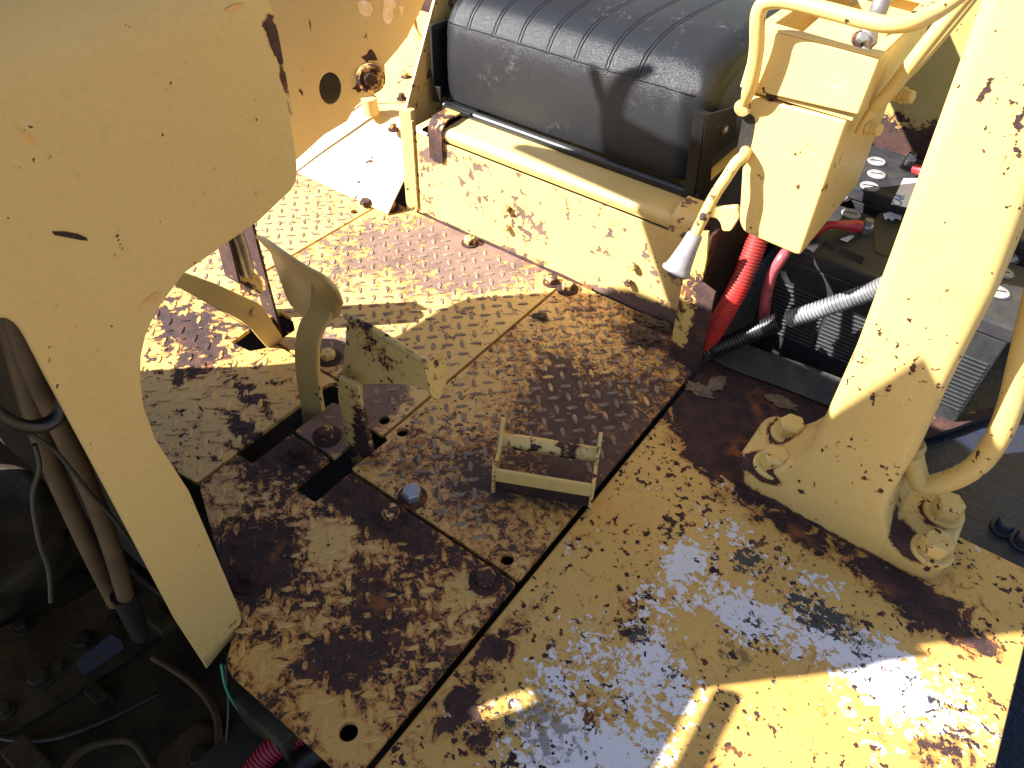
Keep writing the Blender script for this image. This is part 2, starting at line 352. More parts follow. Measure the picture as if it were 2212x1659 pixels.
# floor plates: how worn each one is
PX1, PX2, PXS = -1.237, -.685, -.321       # seams (x)
PY1, PYF, PYR = .505, .153, 1.2            # seams (y)
def lugmat(name, amount, seed):
    n = N(name)
    v = n.vadd(n.pos, (seed, 0, seed))
    k = n.math('ADD', n.math('MULTIPLY', n.noise(16, 3, .5, 0, v), .6), n.math('MULTIPLY', n.noise(170, 5, .7, .5, v), .4))
    m = n.step(k, amount-.012, amount+.012)
    steel = n.mix(n.step(n.noise(90, 4, .6), .4, .65), (.17, .115, .078), (.26, .185, .13))
    c = n.mix(m, steel, YEL)
    n.bump(n.noise(150, 4, .6), .0006)
    return n.done(c, .55, 0, .45)
plates = {
 'P1': dict(mat=paint('tread_plate_paint_rear', (.60, .39, .13), .575, 4, 34, .42, seed=.4, halo=.06, bump=.0013, dust=.75, ochre=.45, chips=.14, chip_scale=95, fine=.14,
        blobs=[((-.97, 1.10, 0), (.32, .26, .1), .125), ((-1.15, .95, 0), (.15, .3, .1), .05), ((-.78, .62, 0), (.12, .2, .1), .17), ((-.75, .9, 0), (.2, .22, .1), -.05), ((-.95, .70, 0), (.1, .06, .1), .14)]), lug=lugmat('worn_tread_lugs_rear', .60, 1)),
 'P2': dict(mat=paint('tread_plate_paint_side', YEL, .545, 5, 62, .32, seed=2.2, halo=.11, halo_amt=.85, bump=.0016, dust=.22, ochre=.6, chips=.17, chip_scale=85, fine=.2, under=(18, .66, BRT),
        blobs=[((-.45, .92, 0), (.2, .22, .1), .085), ((-.36, .75, 0), (.1, .14, .1), .09), ((-.5, .66, 0), (.12, .1, .1), .06), ((-.47, .62, 0), (.05, .06, .1), .06), ((-.58, .6, 0), (.13, .12, .1), .035), ((-.42, .55, 0), (.2, .08, .1), .04), ((-.62, .98, 0), (.1, .2, .1), -.04), ((-.5, 1.15, 0), (.25, .09, .1), .1)]), lug=lugmat('worn_tread_lugs_side', .56, 2)),
 'P3': dict(mat=paint('tread_plate_paint_front', YEL, .505, 8, 54, .34, seed=3.7, halo=.085, ochre=.6, chips=.08, chip_scale=80, fine=.22, halo_amt=.95, bump=.0013,
        blobs=[((-.58, .47, 0), (.14, .05, .1), .22), ((-.66, .28, 0), (.08, .12, .1), .14), ((-.6, .38, 0), (.06, .08, .1), -.11), ((-.47, .33, 0), (.12, .1, .1), .03), ((-.39, .19, 0), (.1, .05, .1), -.13), ((-.36, .45, 0), (.05, .06, .1), -.05), ((-.8, .44, 0), (.07, .1, .1), .06), ((-.53, .19, 0), (.05, .04, .1), -.09), ((-.45, .25, 0), (.1, .05, .1), .09)]), lug=paint('tread_lug_paint_front', YEL, .56, 8, 54, .34, seed=3.7, halo=.085, ochre=.6, chips=.08, chip_scale=80, fine=.22, halo_amt=.95, bump=.0013,
        blobs=[((-.58, .47, 0), (.14, .05, .1), .22), ((-.66, .28, 0), (.08, .12, .1), .14), ((-.6, .38, 0), (.06, .08, .1), -.11), ((-.47, .33, 0), (.12, .1, .1), .03), ((-.39, .19, 0), (.1, .05, .1), -.13), ((-.36, .45, 0), (.05, .06, .1), -.05), ((-.8, .44, 0), (.07, .1, .1), .06), ((-.53, .19, 0), (.05, .04, .1), -.09), ((-.45, .25, 0), (.1, .05, .1), .09)])),
 'P4': dict(mat=paint('tread_plate_paint_centre', (.58, .37, .115), .545, 5, 30, .32, seed=5.1, fine=.14, stretch=(1.0, 1.0, 1), halo=.05, bump=.0014, chips=.1, chip_scale=80,
        blobs=[((-1.1, .49, 0), (.06, .09, .1), .13), ((-.97, .52, 0), (.13, .04, .1), .10), ((-.93, .46, 0), (.1, .03, .1), .09), ((-1.2, .56, 0), (.14, .04, .1), .15)]), lug=paint('tread_lug_paint_centre', (.58, .38, .125), .60, 5, 30, .32, seed=5.1, fine=.14, stretch=(1.0, 1.0, 1), halo=.05, bump=.0014, chips=.1, chip_scale=80,
        blobs=[((-1.1, .49, 0), (.06, .09, .1), .13), ((-.97, .52, 0), (.13, .04, .1), .10), ((-.93, .46, 0), (.1, .03, .1), .09), ((-1.2, .56, 0), (.14, .04, .1), .15)])),
 'P5': dict(mat=paint('tread_plate_paint_far', (.60, .40, .14), .60, 6, 40, .4, seed=6.6, halo=.05, dust=.8, chips=.15, chip_scale=90, fine=.14, blobs=[((-1.3, 1.1, 0), (.1, .1, .1), .09)]), lug=lugmat('worn_tread_lugs_far', .60, 5)),
}

def deck_extra(n, pc, mask, v):
    # old white and black coats showing where the yellow has flaked off
    cw = [((.04, .71, 0), (.24, .15, .2), .105), ((-.03, .66, 0), (.1, .06, .2), .07), ((-.13, .42, 0), (.18, .2, .2), .15), ((.2, .72, 0), (.18, .1, .2), .10), ((-.03, .30, 0), (.2, .18, .2), .12), ((-.13, .63, 0), (.08, .14, .2), .10), ((-.14, .70, 0), (.06, .07, .2), .06), ((-.05, .80, 0), (.14, .05, .2), .09), ((-.06, .5, 0), (.1, .1, .2), .09), ((.17, .64, 0), (.17, .14, .2), .085), ((-.2, .46, 0), (.06, .12, .2), .07)]
    k = n.math('ADD', n.math('MULTIPLY', n.noise(11, 3, .5, 0, v, off=(3, 3, 1)), .36), n.math('MULTIPLY', n.noise(78, 6, .72, .3, v), .64))
    kw = n.sum(k, cw)
    wm = n.step(kw, .626, .635)
    edge = n.step(kw, .55, .633)
    pc = n.mix(n.math('MULTIPLY', edge, .45), pc, (.40, .25, .055))
    cr = n.voro(42, 'DISTANCE_TO_EDGE', n.vadd(v, n.vmul(n.noise(30, 4, .6, 0, v, color=True), (.03, .03, .03))))
    inner = n.step(n.sum(n.math('MULTIPLY', k, .5), cw), .30, .42)
    crack = n.math('MULTIPLY', n.step(cr, .035, .01), inner)
    pc = n.mix(n.math('MULTIPLY', crack, .75), pc, (.16, .09, .03))
    pc = n.mix(wm, pc, (.60, .58, .62))
    bk = n.sum(n.math('ADD', n.math('MULTIPLY', n.noise(85, 6, .68, .3, v, off=(8, 1, 2)), .65), n.math('MULTIPLY', n.noise(14, 3, .5, 0, v, off=(1, 8, 2)), .35)),
               [((.07, .735, 0), (.09, .05, .2), .16), ((-.05, .75, 0), (.12, .05, .2), .14), ((.17, .72, 0), (.1, .05, .2), .07), ((-.13, .55, 0), (.03, .03, .2), .14), ((.02, .66, 0), (.1, .03, .2), .08)])
    pc = n.mix(n.step(bk, .61, .62), pc, (.030, .032, .040))
    gr = n.sum(n.noise(70, 5, .65, .3, v, off=(4, 4, 4)), [((-.17, .355, 0), (.09, .07, .2), .22), ((.0, .60, 0), (.05, .05, .2), .18), ((.12, .74, 0), (.06, .04, .2), .16)])
    pc = n.mix(n.step(gr, .62, .74, 0, .7), pc, (.085, .065, .03))
    return pc, mask
DZ = -.006
M['deck'] = paint('deck_paint', (.57, .35, .098), .625, 6, 36, .38, chips=.155, chip_scale=70, seed=9.3, ochre=.5, halo=.08, bump=.001, extra=deck_extra, halo_amt=.75, rough=.5,
    blobs=[((-.17, 1.08, 0), (.26, .24, .1), .5), ((.02, .87, 0), (.26, .07, .1), .2), ((.22, .84, 0), (.14, .07, .1), .16), ((-.28, .42, 0), (.04, .2, .1), .12), ((-.25, .30, 0), (.09, .06, .1), .12), ((-.15, .60, 0), (.06, .16, .1), .055), ((-.24, .72, 0), (.08, .12, .1), -.03), ((.17, .72, 0), (.12, .08, .1), .11), ((.25, .66, 0), (.06, .1, .1), .09), ((-.2, .95, 0), (.1, .1, .1), .08)])

# ------------------------------------------------------------------ hardware
def bolt(parent, c, nrm=(0, 0, 1), af=.026, h=.014, mat='rustbolt', wr=.021, wh=.004, wmat='rust', rot=None, name='bolt'):
    """hex head with a chamfered top; its washer is a sub-part"""
    c = Vector(c); nrm = Vector(nrm).normalized(); u = nrm.orthogonal().normalized(); v = nrm.cross(u)
    rot = random.random()*2 if rot is None else rot
    R = af/2/math.cos(math.pi/6); b = MB(); vs = []
    for r, z in ((R, 0), (R, h*.82), (R*.86, h)):
        for k in range(6):
            a = rot+k*math.pi/3; vs.append(c+nrm*(wh+z)+(u*math.cos(a)+v*math.sin(a))*r)
    fs = [tuple(range(6))[::-1], tuple(range(12, 18))]
    for j in range(2):
        for k in range(6): fs.append((j*6+k, j*6+(k+1) % 6, (j+1)*6+(k+1) % 6, (j+1)*6+k))
    b.add(vs, fs)
    o = obj(name, b, M[mat], parent, bev=af*.03)
    if wr:
        wb = MB().lathe(c, nrm, [(wr, 0), (wr, wh*.7), (wr*.93, wh), (R*.8, wh+.0003)], 24)
        obj('washer', wb, M[wmat], o, smooth=35)
    return o
def circ(c, r, n=20, z=0):
    return [Vector((c[0]+r*math.cos(2*math.pi*k/n), c[1]+r*math.sin(2*math.pi*k/n), z)) for k in range(n)]

# ------------------------------------------------------------------ setting
g = obj('ground', MB().add([(-60,-60,-1.3),(60,-60,-1.3),(60,60,-1.3),(-60,60,-1.3)], [(0,1,2,3)]), M['groundm']); tag(g, kind='structure')
hb = MB().box((-1.75, -.9, -.52), (-.335, 1.9, -.5)).box((-1.77, -.9, -.5), (-1.75, 1.9, -.03)).box((-1.75, 1.9, -.5), (-.335, 1.92, -.03))
tag(obj('hull_floor', hb, M['dark']), kind='structure')

# ------------------------------------------------------------------ floor plates
def in_poly(p, poly):
    x, y = p; r = False; n = len(poly)
    for i in range(n):
        x0, y0 = poly[i]; x1, y1 = poly[(i+1) % n]
        if (y0 > y) != (y1 > y) and x < (x1-x0)*(y-y0)/(y1-y0)+x0: r = not r
    return r
def edge_dist(p, poly):
    P = Vector(p); m = 9
    for i in range(len(poly)):
        a, b = Vector(poly[i]), Vector(poly[(i+1) % len(poly)]); t = max(0, min(1, (P-a).dot(b-a)/max((b-a).length_squared, 1e-9)))
        m = min(m, (P-a-(b-a)*t).length)
    return m
def lugs(poly, holes, avoid, jit):
    b = MB(); pitch = .0292; s = math.sqrt(.5); prof = [(1, 0, 0)]
    xs = [p[0] for p in poly]; ys = [p[1] for p in poly]
    K = 70
    cx, cy = (min(xs)+max(xs))/2, (min(ys)+max(ys))/2
    for i in range(-K, K):
        for j in range(-K, K):
            a, c = i*pitch+jit, j*pitch+jit*.5
            x, y = cx+(a-c)*s, cy+(a+c)*s
            if not in_poly((x, y), poly) or edge_dist((x, y), poly) < .012: continue
            if any((x-h[0])**2+(y-h[1])**2 < h[2]**2 for h in avoid): continue
            d = Vector((s, s, 0)) if (i+j) % 2 == 0 else Vector((-s, s, 0)); q = Vector((-d.y, d.x, 0))
            Lh, Wh, Z = .0132, .0050, .0019
            o = Vector((x, y, 0)); vs = []
            n1 = 10
            for k in range(n1):
                an = 2*math.pi*k/n1; vs.append(o+d*(Lh*math.cos(an))+q*(Wh*math.sin(an))+Vector((0, 0, -.0006)))
            for k in range(n1):
                an = 2*math.pi*k/n1; vs.append(o+d*(Lh*.8*math.cos(an))+q*(Wh*.62*math.sin(an))+Vector((0, 0, Z)))
            fs = [tuple(range(n1, 2*n1))]+[(k, (k+1) % n1, (k+1) % n1+n1, k+n1) for k in range(n1)]
            b.add(vs, fs)
    return b
TH = .009
def plate(key, poly, label, holes=(), avoid=(), jit=0.0, rr=.004):
    cx = sum(p[0] for p in poly)/len(poly); cy = sum(p[1] for p in poly)/len(poly)
    t = thing('floor_plate', label, 'floor plate', (cx, cy, -TH), 'floor plates')
    outer = rnd_poly([(x, y, 0) for x, y in poly], rr, 3)
    b = MB().holed(outer, [circ(h, h[2]) for h in holes], (0, 0, -TH))
    obj('sheet', b, plates[key]['mat'], t, bev=.0012)
    lg = obj('tread_lugs', lugs(poly, holes, list((h[0], h[1], h[2]+.018) for h in holes)+list(avoid), jit), plates[key]['lug'] or plates[key]['mat'], t, smooth=40)
    lg['kind'] = 'stuff'
    return t
G = .0034    # half seam
HR = .0105
AV = .034
S1 = (-.862, -.818, .413, .632)    # slot of the broad pedal x0,x1,y0,y1
S2 = (-.722, -.672, .422, .597)    # slot of the flanged pedal
P1 = [(PX1+G, PYR), (PX2-G, PYR), (PX2-G, S2[3]), (S2[0]+.004, S2[3]), (S2[0]+.004, PY1+G), (S1[1], PY1+G), (S1[1], S1[3]-.03), (S1[1]+.012, S1[3]-.03), (S1[1]+.012, S1[3]+.018), (-.845, .649+G),
      (-1.03, .649+G), (-1.03, .70), (-1.062, .722), (-1.10, .722), (-1.10, .649+G), (PX1+G, .649+G)]
b1 = [(-.763, .535), (-.913, .682), (-.707, 1.167), (-.948, 1.177), (-1.208, 1.174)]
t1 = plate('P1', P1, 'rear tread floor plate, worn brown, against the foot of the seat box', [(-.711, .627, HR)], [(x, y, AV) for x, y in b1]+[(-1.06,.68,.05)], .004)
P2 = [(PX2+G, PYR), (-.385, PYR), (-.385, 1.125), (PXS, 1.10), (PXS, PY1+G), (S2[1]-.004, PY1+G), (S2[1], S2[3]), (PX2+G, S2[3])]
b2 = [(-.668, 1.172), (-.553, .5255)]
t2 = plate('P2', P2, 'tread floor plate with the footrest bracket on it and worn grey lugs', [(-.665, .625, HR), (-.357, .528, HR)], [(x, y, AV) for x, y in b2]+[(-.39, .655, .1)], .011)
P3 = [(S1[1], PY1-G), (S2[0], PY1-G), (S2[0], S2[2]), (S2[1], S2[2]), (S2[1], PY1-G), (PXS, PY1-G), (PXS, PYF), (-.55, PYF), (-.568, .160), (-.60, .205), (-.66, .235), (-.855+G, .33), (-.855+G, S1[2]), (S1[1], S1[2])]
b3 = [(-.556, .481), (-.361, .480), (-.772, .489), (-.647, .266)]
t3 = plate('P3', P3, 'heavily rusted tread floor plate running under the foot of the console leg', [(-.367, .195, .0125)], [(x, y, AV) for x, y in b3], .002)
P4 = [(-.855-G, .33), (-.855-G, S1[2]-.0), (S1[0], S1[2]), (S1[0], S1[3]), (-.845, .649-G), (-1.02, .649-G), (-1.05, .60), (-1.10, .596), (-1.105, .649-G), (-1.62, .649-G), (-1.62, .25)]
t4 = plate('P4', P4, 'peeling ochre floor plate under the console beside the broad pedal slot', (), (), .007)
P5 = [(PX1-G, 1.19), (PX1-G, .649+G), (-1.62, .649+G), (-1.62, 1.19)]
t5 = plate('P5', P5, 'sunlit far tread floor plate in front of the smooth yellow fender', [(-1.262, 1.105, HR)], [(-1.257, 1.142, AV)]+[(-1.06,.68,.05)], .009)
wp = dict(mat='rustbolt', wr=.026)
bolt(t1, (-.763, .535, 0), **wp); bolt(t1, (-.913, .682, 0), mat='boltpaint', wr=.026); bolt(t1, (-.707, 1.167, 0), wr=.020); bolt(t1, (-.948, 1.175, 0), wr=.021); bolt(t1, (-1.204, 1.172, 0), wr=.024)
bolt(t2, (-.666, 1.170, 0), wr=.025)
sb = bolt(t2, (-.553, .5265, 0), mat='zinc', wr=.025, af=.029, h=.017, rot=.2)
bolt(t3, (-.556, .4785, 0), **wp); bolt(t3, (-.361, .478, 0), af=.027, **wp); bolt(t3, (-.772, .476, 0), mat='rust', wr=.027); bolt(t3, (-.647, .266, 0), mat='rust', wr=.029)
bolt(t5, (-1.259, 1.142, 0), wr=0)

# the silver bolt's head stamp
def text(body, size, M4, mat, parent, name):
    cu = bpy.data.curves.new(name, 'FONT'); cu.body = body; cu.size = size; cu.align_x = 'CENTER'; cu.align_y = 'CENTER'; cu.extrude = .00012; cu.resolution_u = 3
    tmp = bpy.data.objects.new('tmp', cu); col.objects.link(tmp)
    dg = bpy.context.evaluated_depsgraph_get(); me = bpy.data.meshes.new_from_object(tmp.evaluated_get(dg)); bpy.data.objects.remove(tmp)
    me.materials.clear(); me.materials.append(mat); me.name = name
    me.transform(Matrix.Translation(-origin_of(parent)) @ M4)
    o = bpy.data.objects.new(name, me); col.objects.link(o); o.parent = parent; return o
text('307A', .0085, Matrix.Translation((-.553, .5265, .0212)) @ Matrix.Rotation(math.radians(205), 4, 'Z'), M['greyp'], sb, 'head_stamp')

# ------------------------------------------------------------------ deck, tray
XR = .330
dk = rnd_poly([(-.3125, -.6, DZ), (XR, -.6, DZ), (XR, 1.02, DZ), (.20, 1.02, DZ), (.05, 1.19, DZ), (-.3125, 1.24, DZ)], 0)
deck = obj('deck', MB().prism(dk, (0, 0, -.012)).box((XR-.012, -.6, -.2), (XR, 1.02, DZ-.0121)), M['deck'], bev=.004, seg=3); tag(deck, kind='structure')
tray = obj('battery_tray', MB().box((-.42, 1.02, -.05), (.62, 2.0, -.032)), M['tray']); tag(tray, kind='structure')
trk = MB().box((.36, -.9, -.55), (.85, 1.9, -.5))
tag(obj('track_frame', trk, M['tray']), kind='structure')
kb = thing('tray_angle', 'rusty steel angle with a thin pointed end below the batteries', 'angle bar', (.1, 1.25, -.03))
kz = -.006
pp = [zp(*p, kz) for p in [(1990, 905), (2025, 878), (2062, 898), (2190, 868), (2196, 873), (2060, 925), (1978, 948)]]
obj('bar', MB().prism(pp, (0, 0, -.012)), M['rusty'], kb, bev=.001)
for i, p in enumerate([(2165, 1142), (2206, 1172)]):
    c = zp(*p, -.03); o = thing('grease_covered_nut', ('greasy dark nut on the oily tray just behind the post foot', 'greasy dark nut on the oily tray at the deck edge')[i], 'nut', c, 'nuts on the oily tray')
    bolt(o, c, af=.026, h=.016, mat='tray', wr=.02, wmat='tray')

# ------------------------------------------------------------------ console
XC = -.6
out = [(447, 1443), (508, 1372), (524, 1345), (518, 1318), (490, 1250), (410, 1062), (337, 950), (312, 880), (305, 820), (306, 770), (316, 725), (335, 680), (362, 640), (400, 590), (478, 535), (560, 478), (628, 413), (641, 393), (643, 360), (640, 330), (620, 200), (604, 90)]
inn = [(4, 687), (18, 690), (32, 698), (44, 710), (58, 733), (100, 815), (200, 1000), (380, 1340)]
side = [xp(*p, XC) for p in out]
ytop = side[-1].y; ZT = .765; YFR = -.03
side = [(p.x, p.y, p.z) for p in side]+[(XC, ytop, ZT-.002), (XC, YFR, ZT-.002), (XC, YFR, .5975), (XC, .120, .5975)]+[tuple(xp(*p, XC)) for p in inn]
con = thing('dash_console', 'smooth faded yellow dash console with one rounded leg down to the floor plates', 'console', (-.98, .25, 0))
obj('side_cover', MB().prism(side, (-.006, 0, 0)), M['console'], con, bev=.002, seg=2)
# folded lip at the foot of the leg
lip = [xp(*p, XC+.003) for p in [(447, 1445), (521, 1352), (519, 1322), (437, 1420)]]
obj('leg_lip', MB().prism(rnd_poly(lip, [0, .012, .012, 0]), (-.004, 0, 0)), M['console'], con, bev=.001)
XF = -1.385
far = [(XF, p[1], p[2]) for p in side]
obj('far_side_cover', MB().prism(far, (-.006, 0, 0)), M['console'], con, bev=.002)
# rounded cowl over the top between the two covers
RC = .102; ZC = ZT
def cowl_row(x, z): return [(x, YFR, z), (x, ytop-.06, z), (x, ytop-.02, z-.002), (x, ytop-.004, z-.012), (x, ytop, z-.03)]
prf = [(XC-.0016, ZT-.07), (XC-.0016, ZT-.035), (XC-.0016, ZT-.004)]+[(XC-.0016-RC+RC*math.cos(math.radians(a_)), ZC+RC*math.sin(math.radians(a_))) for a_ in range(0, 91, 9)]
prf += [(XF+RC+RC*math.cos(math.radians(a_)), ZC+RC*math.sin(math.radians(a_))) for a_ in range(90, 181, 9)]+[(XF, ZT-.07)]
cow = MB().grid([cowl_row(x, z) for x, z in prf]); zt = ZC+RC
obj('cowl', cow, M['console'], con, smooth=50, solid=.004)
obj('dash_face', MB().box((XF+.001, ytop-.05, .62), (XC-.0065, ytop-.045, zt-.02)), M['console'], con)
obj('sun_block_wall', MB().box((XF+.001, .205, -.13), (XC-.0065, .21, ZT-.01)), M['dark'], con)  # unseen wall added to stop sun passing under the dash
obj('sun_block_front', MB().box((XF+.001, YFR+.002, .5975), (XC-.0065, YFR+.006, zt-.004)), M['console'], con)  # unseen front closure added to keep sun out of the console
# scrape on the side cover
sc_ = [xp(*p, XC+.0006) for p in [(113, 500), (140, 500), (168, 505), (188, 514), (190, 520), (175, 519), (150, 514), (118, 508)]]
obj('rust_scrape', MB().prism(sc_, (-.0004, 0, 0)), M['rust'], con)
for pts in ([(33, 268), (45, 280), (70, 290), (80, 305), (76, 315), (62, 313), (47, 298)], [(303, 660), (318, 645), (336, 630), (348, 632), (340, 652), (322, 652)], [(487, 20), (505, 10), (527, 8), (528, 18), (510, 25), (492, 24)], [(548, 415), (557, 415), (554, 422)]):
    obj('paint_chip', MB().prism([xp(*p, XC+.0005) for p in pts], (-.0003, 0, 0)), M.setdefault('peach', simple('peach_old_coat', (.60, .335, .10), .5, 0, .12, 60)), con)

# beyond the frame: hood, and unseen casters added to shade seat and post
hood = thing('engine_hood', 'yellow engine hood running forward from the dash console', 'hood', (-1.0, -.5, .56))
hs = [(-1.40, -1.3, .59), (XC, -1.3, .59), (XC, -.0225, .59), (-1.40, -.0225, .59)]
slit = [(-.835, -.24, .59), (-.815, -.25, .59), (-.765, -.175, .59), (-.785, -.165, .59)]  # opening added and placed to throw the small sun patch on the deck
obj('hood_top', MB().holed(hs, [slit], (0, 0, .006)), M['console'], hood)
obj('hood_side', MB().box((-1.40, -1.3, -.4), (-1.3915, .145, .589)), M['console'], hood)
hr = thing('hood_rail', 'thin rail lying along the edge of the engine hood', 'rail', (XC, -.3, .6))
obj('bar', MB().tube([(XC, -1.2, .65), (XC, -.045, .632)], .0135, 10, 2), M['tube'], hr, smooth=40)
for y in (-.9, -.2): obj('foot', MB().box((XC-.006, y-.01, .5965), (XC+.006, y+.01, .628)), M['tube'], hr)

caster = thing('shade_caster', 'unseen shade caster added on the dash console, cut to the seat shadow outline', 'shade caster', (-1.1, .43, zt))
YK = .455; dyk = 1.292-YK
def kst(x, z): return (x-dyk*math.tan(SUN_AZ), YK, z+dyk/math.cos(SUN_AZ)*math.tan(SUN_EL))
def sx(p, Y=1.292):
    q = yp(*p, Y); d_ = 1.292-Y
    return q.x+d_*math.tan(SUN_AZ), q.z-d_/math.cos(SUN_AZ)*math.tan(SUN_EL)
def sl(p, z=.262):
    q = zp(*p, z); d_ = 1.292-q.y
    return q.x+d_*math.tan(SUN_AZ), q.z-d_/math.cos(SUN_AZ)*math.tan(SUN_EL)
obj('caster_side', MB().prism([(XC-.03, -.028, zt-.04), (XC-.03, .325, zt-.04), (XC-.03, .255, 1.07), (XC-.03, -.028, 1.07)], (-.006, 0, 0)), M['console'], caster, bev=.002)  # unseen plate added and slanted to shade the lower post
e0, e1 = sx((1440, 650), 1.205), sx((1372, 445), 1.205)
a0, a1 = sl((1390, 428)), sl((1095, 300))
k0 = sx((1340, 252)); k1 = sx((1440, 305)); k2 = sx((1305, 232)); k3 = sx((1302, 325))
pdp = [e0, e1, a0, (a1[0], a1[1]), (a1[0], a1[1]+.02), k3, k2, k0, k1, (-.30, k1[1]), (-.27, k1[1]-.05), (-.27, e0[1])]
obj('caster_body', MB().prism([kst(*q_) for q_ in pdp], (0, -.02, 0)), M['console'], caster, bev=.002)  # unseen slab shaped by projecting the shadow outline back along the sun
def kl(pts): return MB().prism([kst(*sx(p)) for p in pts], (0, -.014, 0))
obj('lever', kl([(1304, 240), (1290, 205), (1270, 150), (1272, 140), (1286, 139), (1292, 150), (1303, 190), (1312, 228)]), M['console'], caster, bev=.002)
obj('lever', kl([(1306, 245), (1314, 200), (1328, 160), (1345, 135), (1372, 112), (1386, 115), (1390, 128), (1378, 150), (1358, 170), (1350, 200), (1341, 256)]), M['console'], caster, bev=.002)

# ------------------------------------------------------------------ below the console: gear housing, pipes, wires
gz = -.25
gh = thing('gear_housing', 'grimy olive cast gear housing deep below the console leg', 'gear housing', (-1.0, .0, -.5))
def zpoly(pts, z): return [zp(*p, z) for p in pts]
top = zpoly([(-150, 1330), (330, 1180), (520, 1330), (620, 1500), (640, 1800), (-150, 1900)], -.30)
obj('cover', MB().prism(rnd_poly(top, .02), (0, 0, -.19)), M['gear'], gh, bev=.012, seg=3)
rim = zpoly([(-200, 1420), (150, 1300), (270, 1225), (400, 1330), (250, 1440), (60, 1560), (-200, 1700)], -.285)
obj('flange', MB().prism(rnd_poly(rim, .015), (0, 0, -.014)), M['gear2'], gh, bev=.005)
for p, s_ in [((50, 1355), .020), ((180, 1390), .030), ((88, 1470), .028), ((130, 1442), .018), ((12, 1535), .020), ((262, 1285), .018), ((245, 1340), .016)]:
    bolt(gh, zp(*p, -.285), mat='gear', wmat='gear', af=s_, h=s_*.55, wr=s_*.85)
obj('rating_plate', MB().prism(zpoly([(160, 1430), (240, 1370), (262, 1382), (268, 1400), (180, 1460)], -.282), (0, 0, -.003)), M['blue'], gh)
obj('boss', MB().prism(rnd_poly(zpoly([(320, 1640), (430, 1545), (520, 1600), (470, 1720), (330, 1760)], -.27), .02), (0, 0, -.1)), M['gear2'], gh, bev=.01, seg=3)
bolt(gh, zp(432, 1640, -.27), mat='gear', wmat='gear', af=.026, h=.015, wr=.024)
tk = thing('round_casing', 'rounded grimy casing behind the pair of pipes under the console', 'casing', (-1.2, .1, -.5))
tc = zpoly([(-120, 1000), (40, 990), (105, 1040), (120, 1140), (60, 1230), (-120, 1330)], -.2)
obj('shell', MB().prism(rnd_poly(tc, .05), (0, 0, -.25)), M['gear2'], tk, bev=.03, seg=4, smooth=50)
def pipe(name, label, cat, path, r, mat, group=None, seg=12, sub=6, cor=0):
    P = [Vector(p) for p in path]
    t = tag(obj(name, MB().tube(P, r, seg, sub) if not cor else corrug(P, r, cor), M[mat], loc=P[0], smooth=55), label, cat, group); return t
def corrug(P, r, pitch, seg=16):
    """corrugated conduit: true rings along the run"""
    S = spline(P, 24); d = [0]
    for i in range(1, len(S)): d.append(d[-1]+(S[i]-S[i-1]).length)
    n = int(d[-1]/pitch); Q = []; R = []
    j = 0
    def at(t):
        nonlocal j
        while j < len(S)-2 and d[j+1] < t: j += 1
        return S[j].lerp(S[j+1], (t-d[j])/max(d[j+1]-d[j], 1e-9))
    for k in range(n):
        for o_, rr in ((0, .87), (.18, .87), (.32, 1.0), (.82, 1.0)): Q.append(at((k+o_)*pitch)); R.append(r*rr)
    m = len(Q)
    return MB().tube(Q, lambda t: R[min(int(round(t*(m-1))), m-1)], seg, 1, smooth=False)
XPI = -.70
pipe('hydraulic_pipe', 'tan pipe running down beside the console leg, the one nearer the leg', 'pipe', [xp(*p, -.66) for p in [(20, 650), (60, 770), (110, 880), (195, 1060), (240, 1180), (272, 1290)]], .0105, 'pipe')
pipe('hydraulic_pipe', 'tan pipe under the console, the one further from the leg', 'pipe', [xp(*p, -.72) for p in [(5, 640), (55, 830), (95, 960), (140, 1070), (200, 1200), (250, 1300)]], .011, 'pipe')
pipe('pipe_fitting', 'black greasy fitting at the lower end of the tan pipe', 'fitting', [xp(*p, -.665) for p in [(268, 1282), (285, 1325), (305, 1375)]], lambda t: .017-.006*t, 'blackc', seg=10)
pipe('wire', 'thin grey green wire hanging beside the tan pipes', 'wire', [xp(*p, -.70) for p in [(75, 960), (85, 1010), (70, 1075), (85, 1170), (105, 1230), (110, 1300)]], .0028, 'greyw', seg=8)
pipe('wire', 'thin dark wire crossing diagonally over the tan pipes', 'wire', [xp(*p, -.64) for p in [(-20, 860), (40, 920), (120, 975), (190, 1060), (245, 1120), (290, 1180)]], .0022, 'greyw', seg=8)
pipe('cable', 'thick black cable looping at the top of the tan pipes', 'cable', [xp(*p, -.62) for p in [(-40, 870), (30, 915), (90, 920), (130, 890), (140, 820)]], .007, 'blackc', seg=8)
pipe('wire', 'thin green wire hanging below the rusted plate edge', 'wire', [zp(478, 1435, -.01), zp(490, 1490, -.04), zp(525, 1545, -.07), zp(575, 1590, -.1), zp(640, 1640, -.13)], .0022, 'green', seg=8)
pipe('wire', 'straight dull grey wire hanging beside the green wire', 'wire', [zp(488, 1435, -.02), zp(494, 1520, -.06), zp(490, 1600, -.1), zp(480, 1720, -.16)], .002, 'greyw', seg=8)
pipe('conduit', 'crimson corrugated conduit passing under the corner of the rusted plate', 'conduit', [zp(700, 1560, -.05), zp(600, 1610, -.06), zp(540, 1680, -.08), zp(500, 1780, -.1)], .017, 'crim', cor=.0052)
pipe('conduit', 'dark blue hose passing under the plate beside the crimson conduit', 'hose', [zp(740, 1600, -.06), zp(655, 1650, -.07), zp(600, 1760, -.08)], .015, 'blackc')
tag(obj('dark_underfloor', MB().box((-1.74, .215, -.125), (-.54, 1.89, -.12)).box((-.5399, -.6, -.125), (-.25, 1.24, -.1)), M['dark']), kind='structure')  # dark sheet added to stand in for shade below slots and seams
